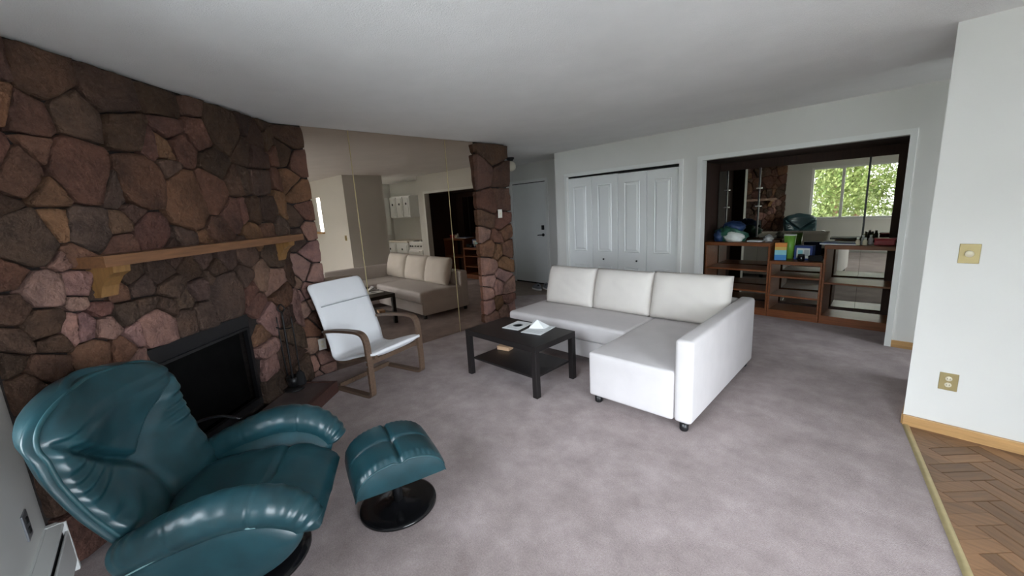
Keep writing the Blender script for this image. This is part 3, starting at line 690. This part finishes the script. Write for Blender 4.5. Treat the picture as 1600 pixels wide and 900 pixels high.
for y in (-.085, -.1): box('printed_line', -.06, .06, y-.002, y+.002, .003, .0034, 'print_grey', p1)
p2 = root('leaflet', loc_t(.145, .12, .451), TA+R(10), 'open white leaflet with one page folded upright on the coffee table', 'leaflet')
box('sheet', -.105, .105, -.14, .14, 0, .003, 'paper', p2)
bm = bmesh.new(); v = [bm.verts.new(p) for p in ((-.10, -.01, .004), (.04, .03, .004), (-.045, .06, .075), (-.10, .09, .06), (.05, .125, .006))]
for f_ in ((0, 1, 2), (0, 2, 3), (2, 1, 4), (2, 4, 3)): bm.faces.new([v[i] for i in f_])
o = bm_obj('folded_page', bm, 'paper', p2); s_ = o.modifiers.new('t', 'SOLIDIFY'); s_.thickness = .0015
for y in (-.04, -.06, -.08, -.1): box('printed_line', -.07, .07, y-.0025, y+.0025, .003, .0034, 'print_grey', p2)
bx_ = root('small_box', loc_t(-.30, .10, .171), TA+R(12), 'small tan wooden box on the lower shelf of the coffee table', 'box')
box('body', -.07, .07, -.045, .045, 0, .03, 'cardboard', bx_, .003, 1); box('lid', -.072, .072, -.047, .047, .03, .04, 'cardboard', bx_, .003, 1)

# ------------------------------------------------------------------ bentwood lounge chair
CH = root('lounge_chair', (.913, 2.112, 0), R(17.3), 'bentwood lounge chair with a white cushion in front of the mirror', 'chair')
def ribbon(name, pts, v0, wd, th, mat, parent, samp=8, sub=0, puff=0.0, nv=2, bev=0):
    P = catmull([(p[0], 0, p[1]) for p in pts], samp); rings = []; bm = bmesh.new(); n = len(P)
    for i, p in enumerate(P):
        t = (P[min(i+1, n-1)]-P[max(i-1, 0)]).normalized(); nm = Vector((-t.z, 0, t.x)); rg_ = []
        e = min(1, (i/(n-1))/.04, (1-i/(n-1))/.04) if puff else 1
        for k in range(nv):
            a = k/(nv-1); vv = v0+(a-.5)*wd*(.90+.10*max(e, 0)**.5 if puff else 1); k2 = (1-abs(2*a-1)**4) if puff else 1
            rg_.append(bm.verts.new(p+nm*(th/2*(.45+.55*k2*e**.5 if puff else 1)+puff*k2*e)+Vector((0, vv, 0))))
        for k in range(nv-1, -1, -1):
            a = k/(nv-1); vv = v0+(a-.5)*wd*(.90+.10*max(e, 0)**.5 if puff else 1); rg_.append(bm.verts.new(p-nm*th/2*(.45+.55*(1-abs(2*a-1)**4) if puff else 1)+Vector((0, vv, 0))))
        rings.append(rg_)
    m2 = len(rings[0])
    for a, b in zip(rings, rings[1:]):
        for k in range(m2): bm.faces.new((a[k], a[(k+1) % m2], b[(k+1) % m2], b[k]))
    bm.faces.new(rings[0][::-1]); bm.faces.new(rings[-1])
    o = bm_obj(name, bm, mat, parent, smooth=bool(puff))
    return o
side = [(-.565, .55), (-.40, .575), (-.20, .590), (-.085, .588), (-.030, .560), (-.006, .500), (0, .40), (.002, .2), (0, .07), (-.008, .03), (-.045, .014), (-.15, .013), (-.30, .013), (-.48, .013)]
for v0 in (-.31, .31): ribbon('arm_leg_frame', side, v0, .055, .024, 'bent_birch', CH)
seatp = [(.045, .372), (-.05, .365), (-.20, .325), (-.36, .275), (-.455, .262), (-.515, .30), (-.555, .40), (-.605, .55), (-.675, .74), (-.735, .87), (-.785, .955)]
for v0 in (-.265, .265): ribbon('seat_frame', seatp, v0, .03, .026, 'bent_birch', CH)
cus = [(p[0]+(.02 if p[1] > .3 and p[0] < -.4 else 0), p[1]+(.026 if p[0] > -.5 else .012)) for p in seatp]
cs = ribbon('cushion', cus, 0, .60, .036, 'white_cloth', CH, 10, 0, .026, 15)
seam = [(cus[8][0]+.042, -.275, cus[8][1]+.018), (cus[8][0]+.052, 0, cus[8][1]+.022), (cus[8][0]+.042, .275, cus[8][1]+.018)]
tube('head_seam', seam, .004, 'print_grey', cs, 6)
for n_, x, z, a in (('rear_crossbar', -.47, .03, .30), ('front_crossbar', -.03, .315, .30), ('back_crossbar', -.60, .50, .30)): box(n_, x-.012, x+.012, -a, a, z-.022, z+.022, 'bent_birch', CH, .004, 1)
for v0 in (-.338, .338):
    for x, z in ((-.005, .30), (-.005, .345), (-.56, .555)):
        o = lathe('bolt', [(0, .004), (.006, .004), (.008, 0), (0, 0)], 'steel_grey', CH, 10, (0, 0, 0)); o.location = (x, v0, z); o.rotation_euler = (R(90 if v0 < 0 else -90), 0, 0)

# ------------------------------------------------------------------ leather recliner
RC = root('recliner', (2.215, .665, 0), R(-28), 'dark green leather swivel recliner by the fireplace', 'armchair')
PB = [(-.27, .33), (-.335, .48), (-.395, .63), (-.435, .77), (-.455, .90), (-.435, 1.005)]
def prof_back(t):
    x = t*(len(PB)-1); i = min(int(x), len(PB)-2); f_ = x-i; f_ = f_
    return PB[i][0]+(PB[i+1][0]-PB[i][0])*f_, PB[i][1]+(PB[i+1][1]-PB[i][1])*f_
def bw(t):
    w0 = .27+.09*math.sin(min(1, t/.70)*math.pi/2)
    if t > .74: w0 *= max(.0, 1-((t-.74)/.275)**2.7)**.5
    return w0
def back_fn(front):
    def fn(u, t):
        x = u*2-1; tt = t; y, z = prof_back(tt); hw = bw(tt); ax = abs(x)
        tc = .40+.44*ax**1.15                        # crease under the headrest, V shaped
        cre = math.exp(-((tt-tc)/.038)**2)
        edge = max(0, 1-ax**4)**.5; endt = max(min(1, tt/.08, (1-tt)/.10), 0)**.5
        wing = .125*x*x*(1-.55*max(0, (tt-.75)/.25))
        if front:
            puff = .095+.035*math.exp(-((tt-.80)/.15)**2)+.03*math.exp(-((tt-.22)/.16)**2)
            d = puff*edge*endt+wing-.060*cre*edge*(1-.35*ax)
            if tt < tc: d -= .020*math.exp(-(x/.09)**2)*(1-cre)
            gath = max(0, (ax-.42)/.58)**1.2*(1-ax**14)
            d += .0105*gath*math.sin(78*tt+4*x+1.7*math.sin(11*tt)+.8*math.sin(23*tt))*(tt > .05)*(tt < .95)
            d += .006*math.sin(30*tt+6*ax)*math.exp(-((ax-.35)/.25)**2)*(tt < tc)
        else: d = -.05*edge*endt**.6+wing*.92-.035
        return (x*hw*(1 if front else 1.0), y+d*.93, z-d*.22)
    return fn
bc = grid_mesh('back_cushion', 71, 120, back_fn(True), 'leather', RC)
grid_mesh('back_shell', 31, 40, back_fn(False), 'leather', RC)
bf, bb = back_fn(True), back_fn(False)
for sg in (0, 1):
    def gus(u, t):
        a = Vector(bf(sg, t)); b = Vector(bb(sg, t)); p = a+(b-a)*u
        return p+Vector(((1 if sg else -1)*.022*math.sin(u*math.pi)*(1-max(0, (t-.85)/.15)), 0, 0))
    grid_mesh('side_gusset', 9, 40, gus, 'leather', RC)
grid_mesh('top_gusset', 31, 7, lambda u, v: Vector(bf(u, 1))*(1-v)+Vector(bb(u, 1))*v+Vector((0, 0, .02*math.sin(v*math.pi)*math.sin(u*math.pi))), 'leather', RC)
pp = [Vector(bf(0, t)) for t in np.linspace(.03, .97, 22)]+[Vector(bf(x, .995)) for x in (.3, .5, .7)]+[Vector(bf(1, t)) for t in np.linspace(.97, .03, 22)]
tube('piping', pp, .008, 'leather_worn', bc, 8, 3)
def seat_fn(u, v):
    a = u*2*math.pi; X = math.cos(a); Zc = math.sin(a); y = -.26+v*.67
    k = math.copysign(abs(X)**.5, X); kz = math.copysign(abs(Zc)**.55, Zc)
    endv = max(0, 1-abs(2*v-1)**5)**.45
    zc = .335+.03*math.sin(v*math.pi)-.22*max(0, v-.75)**1.3; hz = .092*endv
    hw = .262*(.93+.07*endv); d = 0
    if Zc > 0: d = -.018*math.exp(-((v-.66)/.018)**2)+.007*math.sin(34*v+8*X)*abs(X)**3-.013*math.exp(-(X/.035)**2)*(v > .66)
    return (k*hw, y, zc+kz*hz+d)
grid_mesh('seat_cushion', 64, 60, seat_fn, 'leather', RC, True)
for sg in (-1, 1):
    path = catmull([(sg*.335, -.25, .405), (sg*.345, -.17, .435), (sg*.35, -.03, .485), (sg*.35, .13, .52), (sg*.34, .27, .50), (sg*.325, .36, .435), (sg*.315, .395, .365)], 8)
    def arm(u, v):
        x = v*(len(path)-1); i = min(int(x), len(path)-2); p = path[i]+(path[i+1]-path[i])*(x-i)
        t = (path[min(i+1, len(path)-1)]-path[max(i-1, 0)]).normalized(); nn = Vector((0, -t.z, t.y)); a = u*2*math.pi
        e = max(min(1, v/.06, (1-v)/.06), 0.0)**.5
        wr = .05*math.sin(95*v+1.2*math.sin(2*a))*(max(0, (v-.62)/.38)**.8*.9+.25+.5*max(0, (.2-v)/.2))
        ring = -.05*math.exp(-((v-.60)/.008)**2)-.03*math.exp(-((v-.33)/.008)**2)
        r_ = (.058+.017*math.sin(math.pi*v))*e*(1+wr*max(0, math.sin(a)+.4)+ring)
        return p+Vector((1, 0, 0))*(math.cos(a)*r_*1.15)+nn*(math.sin(a)*r_)
    grid_mesh('arm_pad', 24, 150, arm, 'leather', RC, True)
    ps = [Vector((sg*.412, p.y, p.z-.040)) for p in path[5:-14:5]]
    tube('piping', ps, .0035, 'thread', RC, 6, 3)
    outl = [(-.24, .37), (-.13, .425), (0, .465), (.15, .485), (.28, .455), (.365, .39), (.36, .33), (.27, .235), (.12, .16), (-.02, .16), (-.15, .24)]
    O = catmull([(0, *p) for p in outl+[outl[0]]], 4)[:-1]
    bm = bmesh.new(); xi, xo = sg*.26, sg*.385; rr = []
    cy = sum(p.y for p in O)/len(O); cz = sum(p.z for p in O)/len(O)
    for x, s_ in ((xi, 1), (xo-sg*.02, 1), (xo, .93), (xo+sg*.006, .6)): rr.append([bm.verts.new((x-sg*.05*max(0, (.36-p.z)/.24), cy+(p.y-cy)*s_, cz+(p.z-cz)*s_)) for p in O])
    for a, b in zip(rr, rr[1:]):
        for k in range(len(O)): bm.faces.new((a[k], a[(k+1) % len(O)], b[(k+1) % len(O)], b[k]))
    bm.faces.new(rr[0][::-1]); bm.faces.new(rr[-1]); bm_obj('side_panel', bm, 'leather', RC, True)
box('under_frame', -.25, .25, -.18, .30, .19, .27, 'leather', RC, .03, 3, True)
lathe('base_disc', [(0, 0), (.265, 0), (.275, .008), (.272, .022), (.22, .034), (.06, .046), (.045, .06), (0, .06)], 'black_gloss', RC, 48)
lathe('post', [(.034, .05), (.034, .21), (0, .21)], 'black_metal', RC, 20)
tube('recline_lever', [(-.40, -.36, .50), (-.41, -.29, .555), (-.41, -.18, .57), (-.40, -.08, .54)], .009, 'black_gloss', RC, 8)

# ottoman
OT = root('ottoman', (2.39, 1.352, 0), R(77), 'dark green leather ottoman on a round black pedestal', 'ottoman')
HX, HY = .228, .195
def ott_top(u, v):
    x, y = u*2-1, v*2-1; ex = math.copysign(abs(x)**.9, x)
    z = .255+.085*max(0, 1-abs(x)**5)**.5+.062*(1-x*x)
    rim = max(0, (abs(y)-.82)/.18); z -= .022*rim**2.2
    z -= .020*math.exp(-(x/.030)**2)*(1-.3*abs(y)**6)+.014*math.exp(-(y/.034)**2)*(1-abs(x)**5)+.014*math.exp(-(x*x+y*y)/.012)
    z += .010*(1-abs(y)**4)*(1-x*x)*(abs(math.sin(math.pi*x))**.6)*(abs(math.sin(math.pi*y))**.6)
    z += .004*math.sin(52*x)*max(0, (abs(y)-.72)/.28)**1.5*(1-rim**4)
    return (ex*HX*(1+.02*(1-y*y)), y*HY*(1+.03*(1-x*x)), z)
bm = bmesh.new(); n1, n2 = 81, 61
V = [[bm.verts.new(ott_top(i/(n1-1), j/(n2-1))) for i in range(n1)] for j in range(n2)]
for j in range(n2-1):
    for i in range(n1-1): bm.faces.new((V[j][i], V[j][i+1], V[j+1][i+1], V[j+1][i]))
oc = bm_obj('cushion', bm, 'leather', OT, True)
def ott_side(sg):
    def fn(u, v):
        p = ott_top(u, 0 if sg < 0 else 1); zb = .243
        return (p[0]*(1-.02*v), p[1]+sg*.006*math.sin(v*math.pi), p[2]+(zb-p[2])*v)
    return fn
for sg in (-1, 1):
    grid_mesh('side_panel', 41, 9, ott_side(sg), 'leather', OT)
    tube('piping', [Vector(ott_top(t, 0 if sg < 0 else 1))+Vector((0, sg*.002, 0)) for t in np.linspace(.03, .97, 15)], .0045, 'leather_worn', oc, 6, 3)
box('under_board', -HX*.97, HX*.97, -HY*.98, HY*.98, .238, .264, 'leather', OT, .01, 2, True)
lathe('base_disc', [(0, 0), (.195, 0), (.205, .006), (.203, .018), (.19, .022), (.15, .018), (.05, .022), (.04, .035), (0, .035)], 'black_gloss', OT, 48)
lathe('post', [(.026, .03), (.026, .22), (0, .22)], 'black_metal', OT, 20); box('bracket', -.09, .09, -.05, .05, .214, .238, 'black_metal', OT)

# ------------------------------------------------------------------ fireplace tools
FT = root('fireplace_tool_set', (.475, 1.325, .101), R(45), 'black wrought iron fireplace tool stand on the hearth', 'tool set')
lathe('stand_base', [(0, 0), (.085, 0), (.085, .012), (.03, .022), (.010, .03), (0, .03)], 'black_metal', FT, 24)
tube('pole', [(0, 0, .02), (0, 0, .4), (0, 0, .70)], .009, 'black_metal', FT, 8); tube('handle', [(0, 0, .70), (.03, 0, .735), (0, 0, .775), (-.03, 0, .735), (0, 0, .70)], .006, 'black_metal', FT, 6)
tube('hook_bar', [(-.075, 0, .575), (-.04, 0, .56), (0, 0, .56), (.04, 0, .56), (.075, 0, .575)], .006, 'black_metal', FT, 6)
for x, n_ in ((-.065, 'poker'), (.065, 'brush')):
    tb_ = tube(n_, [(x, .015, .66), (x, .018, .40), (x*.9, .02, .12)], .006, 'black_metal', FT, 6)
    if n_ == 'brush': lathe('bristles', [(0, 0), (.035, .0), (.045, .02), (.035, .10), (.012, .13), (0, .13)], 'black_fabric', tb_, 16, (x*.9, .02, .035))
    else: tube('hook', [(x*.9, .02, .12), (x*.9-.01, .03, .08), (x*.9+.012, .05, .075)], .005, 'black_metal', tb_, 6)
lathe('ash_bucket', [(0, .032), (.042, .032), (.055, .12), (.052, .12), (.04, .04), (0, .04)], 'black_metal', FT, 20, (.0, .0, 0))
tag(tube('power_cord', [(1.95, 1.33, .004), (1.86, 1.42, .004), (1.72, 1.50, .004), (1.62, 1.55, .004), (1.60, 1.50, .004), (1.58, 1.44, .004)], .0035, 'steel_grey', None, 6), 'thin grey cord lying on the carpet beside the ottoman', 'cord')

# ------------------------------------------------------------------ small fixtures
def outlet(name, label, f, c0, z, kind, mat='brass_plate'):
    r_ = root(name, f(c0, 0, z), 0, label, 'switch' if kind == 'switch' else 'outlet')
    return r_
def plate_y(name, label, cat, x, y, z, wd, ht, mat, inner):
    r_ = root(name, (x, y, z), 0, label, cat); box('plate', -wd/2, wd/2, -.006, 0, -ht/2, ht/2, mat, r_, .002, 2)
    if inner == 'dimmer':
        o = lathe('knob', [(0, .022), (.016, .022), (.019, .016), (.019, 0), (0, 0)], 'ivory', r_, 20); o.location = (0, -.006, 0); o.rotation_euler = (R(90), 0, 0)
    elif inner == 'outlet':
        for z0 in (-.02, .02):
            o = lathe('socket', [(0, .003), (.015, .003), (.016, 0), (0, 0)], 'ivory', r_, 18); o.location = (0, -.006, z0); o.rotation_euler = (R(90), 0, 0)
            for x0 in (-.006, .006): box('slot', x0-.001, x0+.001, -.0096, -.0089, z0-.005, z0+.005, 'black_gap', r_)
    return r_
plate_y('dimmer_switch', 'square brass dimmer switch plate on the white partition', 'switch', 4.371, 4.11, 1.156, .085, .115, 'brass_plate', 'dimmer')
plate_y('wall_outlet', 'brass double outlet low on the white partition', 'outlet', 4.37, 4.11, .355, .082, .112, 'brass_plate', 'outlet')
r_ = root('light_switch', mw(.925, .083, 1.51), MD-R(0), 'small white switch plate on the stone pillar', 'switch')
box('plate', 0, .012, -.035, .035, -.057, .057, 'plate_white', r_, .002, 2); box('toggle', .012, .022, -.006, .006, -.012, .012, 'ivory', r_)
r_ = root('wall_outlet', mw(-1.60, .05, .34), MD, 'beige outlet plate on the stone beside the white lounge chair', 'outlet')
box('plate', 0, .008, -.036, .036, -.057, .057, 'plate_white', r_, .002, 2)
for z0 in (-.02, .02): box('socket', .008, .011, -.014, .014, z0-.012, z0+.012, 'ivory', r_, .003, 2)
r_ = root('phone_jack', mw(-1.512, .05, .37), MD, 'little white jack on the stone next to the beige outlet', 'jack')
box('plate', 0, .012, -.016, .016, -.025, .025, 'plate_white', r_, .003, 2); box('port', .012, .014, -.006, .006, -.006, .006, 'black_gap', r_)
# front wall thermostat outlet and baseboard heater
r_ = root('wall_outlet', (1.86, 0, .40), 0, 'dark outlet low on the front wall beside the recliner', 'outlet')
box('plate', -.035, .035, 0, .007, -.057, .057, 'steel_grey', r_, .002, 2)
for z0 in (-.022, .022): box('socket', -.013, .013, .007, .010, z0-.013, z0+.013, 'black_gap', r_, .003, 1)
bh = root('baseboard_heater', (3.0, 0, 0), 0, 'long white baseboard heater along the front wall under the window', 'heater')
box('back_plate', -1.35, 1.2, .0, .008, .02, .26, 'trim_white', bh); box('top_cover', -1.35, 1.2, .008, .062, .245, .26, 'trim_white', bh, .003, 1)
box('front_cover', -1.35, 1.2, .058, .068, .05, .215, 'trim_white', bh, .003, 1); box('fin_slot', -1.34, 1.19, .012, .05, .06, .23, 'black_gap', bh)
box('end_cap', -1.36, -1.33, .0, .07, .0, .262, 'trim_white', bh, .003, 1); box('end_cap', 1.18, 1.21, .0, .07, .0, .262, 'trim_white', bh, .003, 1)
# hall globe lamp
hl = root('globe_lamp', (-1.075, 5.5, H), 0, 'round glass globe lamp on the hall ceiling', 'lamp')
lathe('canopy', [(0, -.0), (.07, -.0), (.07, -.02), (.045, -.05), (.045, -.07), (0, -.07)], 'black_metal', hl, 24); lathe('globe', [(.04, -.06), (.075, -.09), (.095, -.14), (.085, -.19), (.05, -.225), (0, -.235)], 'globe_glass', hl, 28)
# shoes
def shoe(name, label, loc, rz):
    r_ = root(name, loc, rz, label, 'shoe', None)
    def sole(u, v):
        a = u*2*math.pi; x = math.cos(a); y = math.sin(a)
        wdt = .046+.008*math.sin(1.2+x*1.3); return (x*.145, y*wdt*(1 if abs(y) < 2 else 1), v*.028+.004*max(0, x)**3)
    grid_mesh('sole', 28, 3, sole, 'rubber_white', r_, True, True)
    def upper(u, v):
        x = -.135+.272*v; h_ = .028+.075*(1 if v < .4 else max(.33, 1-(v-.4)*1.45))*min(1, (v+.12)/.2); wd = .042*(1-abs(2*v-1)**4*.45); a = u*math.pi
        e = max(0, 1-abs(2*v-1)**8)
        return (x, -math.cos(a)*wd*(1-.25*math.sin(a)), .026+(h_-.0)*math.sin(a)*e)
    grid_mesh('upper', 16, 24, upper, 'shoe_grey', r_)
    for k in range(4): tube('lace', [(.0+.02*k, -.022, .088-.008*k), (.006+.02*k, 0, .096-.008*k), (.0+.02*k, .022, .088-.008*k)], .003, 'rubber_white', r_, 6, 4)
    lathe('collar', [(.034, .085), (.030, .104), (.022, .098), (.020, .07)], 'black_fabric', r_, 18, (-.075, 0, 0), True, 1.25, .95)
shoe('sneaker', 'grey sneaker with a white sole lying nearer the sofa in the hall', (-1.08, 6.02, .004), R(170))
shoe('sneaker', 'grey sneaker pushed against the hall wall behind the other sneaker', (-.98, 6.17, .004), R(150))

# ------------------------------------------------------------------ kitchen (seen in the big mirror)
def cab(name, label, x0, x1, y0, y1, z0, z1, doors, knobz, face='y'):
    r_ = root(name, ((x0+x1)/2, (y0+y1)/2, z0), 0, label, 'cabinet'); ox, oy = (x0+x1)/2, (y0+y1)/2
    box('body', x0-ox, x1-ox, y0-oy, y1-oy, 0, z1-z0, 'door_white', r_)
    if face == 'y':
        d = box('cabinet_door', x0-ox+.012, x1-ox-.012, y0-oy-.018, y0-oy, .015, z1-z0-.015, 'door_white', r_, .003, 1)
        box('raised_panel', x0-ox+.06, x1-ox-.06, y0-oy-.024, y0-oy-.018, .06, z1-z0-.06, 'door_white', d, .006, 1)
        lathe('rosette', [(0, .008), (.028, .006), (.03, 0), (0, 0)], 'black_metal', d, 14); d.children[-1].location = ((0), y0-oy-.024, knobz-z0); d.children[-1].rotation_euler = (R(90), 0, 0)
    else:
        d = box('cabinet_door', x0-ox-.018, x0-ox, y0-oy+.012, y1-oy-.012, .015, z1-z0-.015, 'door_white', r_, .003, 1)
        lathe('rosette', [(0, .008), (.03, .006), (.032, 0), (0, 0)], 'black_metal', d, 14); d.children[-1].location = (x0-ox-.018, 0, knobz-z0); d.children[-1].rotation_euler = (0, R(-90), 0)
for i, (a, b) in enumerate(((4.98, 5.30), (5.302, 5.62), (5.622, 5.94))):
    cab('wall_cabinet', ['white wall cabinet with a round black rosette over the stove side', 'middle white wall cabinet with a round black rosette in the kitchen', 'white wall cabinet in the kitchen corner with a black rosette'][i], a, b, 6.18, 6.495, 1.50, 2.05, 1, 1.85)
cab('tall_cabinet', 'wide plain white cabinet with one black rosette on the kitchen end wall', 5.98, 6.3, 5.45, 6.17, 1.05, 2.05, 1, 1.78, 'x')
cab('base_cabinet', 'white base cabinet beside the stove under the cream counter', 4.84, 5.4, 5.92, 6.495, 0, .87, 1, .7); cab('base_cabinet', 'white base cabinet in the far kitchen corner', 5.402, 5.97, 5.92, 6.495, 0, .87, 1, .7)
tag(box('kitchen_counter', 4.84, 5.97, 5.89, 6.495, .871, .91, 'counter_cream', None, .006, 2), 'cream kitchen counter on white base cabinets', 'counter')
sv = root('stove', (4.53, 6.2, 0), 0, 'white kitchen stove with a dark oven window', 'stove')
box('body', -.30, .30, -.27, .29, .0, .90, 'appliance_white', sv, .006, 2); od = box('oven_door', -.285, .285, -.30, -.27, .18, .70, 'appliance_white', sv, .006, 2)
box('oven_window', -.18, .18, -.304, -.30, .30, .58, 'oven_glass', od); tube('door_handle', [(-.22, -.33, .66), (0, -.335, .66), (.22, -.33, .66)], .01, 'appliance_white', od, 8)
box('back_panel', -.30, .30, .23, .29, .90, 1.08, 'appliance_white', sv, .006, 2); box('drawer', -.285, .285, -.29, -.27, .03, .165, 'appliance_white', sv, .004, 1)
for x in (-.16, .16):
    for y in (-.14, .1): lathe('burner', [(0, .012), (.07, .012), (.085, .004), (.085, 0), (0, 0)], 'black_metal', sv, 20, (x, y, .90))
for x in (-.22, -.1, .02, .14, .24):
    o = lathe('control_knob', [(0, .02), (.016, .02), (.018, 0), (0, 0)], 'black_metal', sv, 12); o.location = (x, -.27, .79); o.rotation_euler = (R(90), 0, 0)
db = root('duffel_bag', (5.25, 3.72, .004), R(10), 'black duffel bag lying in front of the white partition', 'bag')
blob('bag_body', (0, 0, 0), .34, .17, .165, 'black_fabric', parent=db, seed=2, amp=.05); tube('strap', [(-.16, -.1, .2), (-.1, -.03, .33), (.1, -.03, .33), (.16, -.1, .2)], .012, 'black_fabric', db, 8)

# ------------------------------------------------------------------ garden seen through the window
struct(box('ground', -30, 45, -45, 40, -.8, -.6, 'grass_ground'))
M('bounce_concrete', (.46, .46, .45), .85, .06, 3)
struct(boxes('bounce_slab', [(XR+.1, XR+6.0, -6.0, 8.0, -.6, -.12), (-2.0, XR+.1, -6.0, -.14, -.6, -.12)], 'bounce_concrete'))  # unseen pale slab, added to bounce daylight up to the ceiling
def tree(name, label, x, y, h_, rx, rz, mat, seed, nleaf=2600, lean=0):
    r_ = root(name, (x, y, -.6), 0, label, 'tree', None); rg_ = random.Random(seed)
    tr = tube('trunk', [(0, 0, 0), (.05+lean*.3, .03, h_*.3), (-.04+lean, -.02, h_*.62), (.06+lean, 0, h_*.95)], .17, 'bark', r_, 10, 5, lambda t: 1-.72*t)
    for k in range(7):
        a = rg_.uniform(0, 6.28); z = h_*rg_.uniform(.35, .8); l = rx*rg_.uniform(.5, .9)
        tube('branch', [(lean*.7, 0, z), (lean*.7+l*.5*math.cos(a), l*.5*math.sin(a), z+.35), (lean*.7+l*math.cos(a), l*math.sin(a), z+.5)], .055, 'bark', tr, 6, 3, lambda t: 1-.7*t)
    vs, fs = [], []
    cl = [(rg_.uniform(-.7, .7)*rx, rg_.uniform(-.7, .7)*rx, h_*.62+rg_.uniform(-.85, .85)*rz) for _ in range(26)]
    for k in range(nleaf):
        c = rg_.choice(cl); p = Vector((c[0]+rg_.gauss(0, .34)+lean, c[1]+rg_.gauss(0, .34), c[2]+rg_.gauss(0, .3)))
        u = Vector((rg_.gauss(0, 1), rg_.gauss(0, 1), rg_.gauss(0, 1))).normalized(); v = u.orthogonal().normalized(); s = rg_.uniform(.05, .10); b = len(vs)
        vs += [p-u*s, p+v*s*.55, p+u*s, p-v*s*.55]; fs.append((b, b+1, b+2, b+3))
    me = bpy.data.meshes.new('foliage'); me.from_pydata([tuple(v) for v in vs], [], fs); o = link('foliage', me, mat, r_); o['kind'] = 'stuff'
for a in (('yellow-green leafy tree outside the window with a reddish trunk', 1.9, -9.5, 4.2, 1.5, 1.9, 'leaf_yellow', 1, 6500),
          ('broad green tree outside the window', 5.8, -13.2, 4.6, 1.7, 2.0, 'leaf_green', 2, 7500),
          ('pale green tree standing further back in the garden', -1.8, -14.0, 5.0, 2.0, 2.2, 'leaf_green', 3, 7500),
          ('wide yellow-green tree at the back of the garden', 2.4, -15.6, 4.8, 1.9, 2.2, 'leaf_yellow', 4, 9000),
          ('dense green tree behind the others at the garden end', -1.4, -22.5, 5.6, 3.0, 2.6, 'leaf_green', 5, 9000),
          ('dense green tree beyond the broad one in the garden', 6.6, -22.0, 5.6, 3.2, 2.6, 'leaf_green', 6, 9000)): tree('garden_tree', *a)
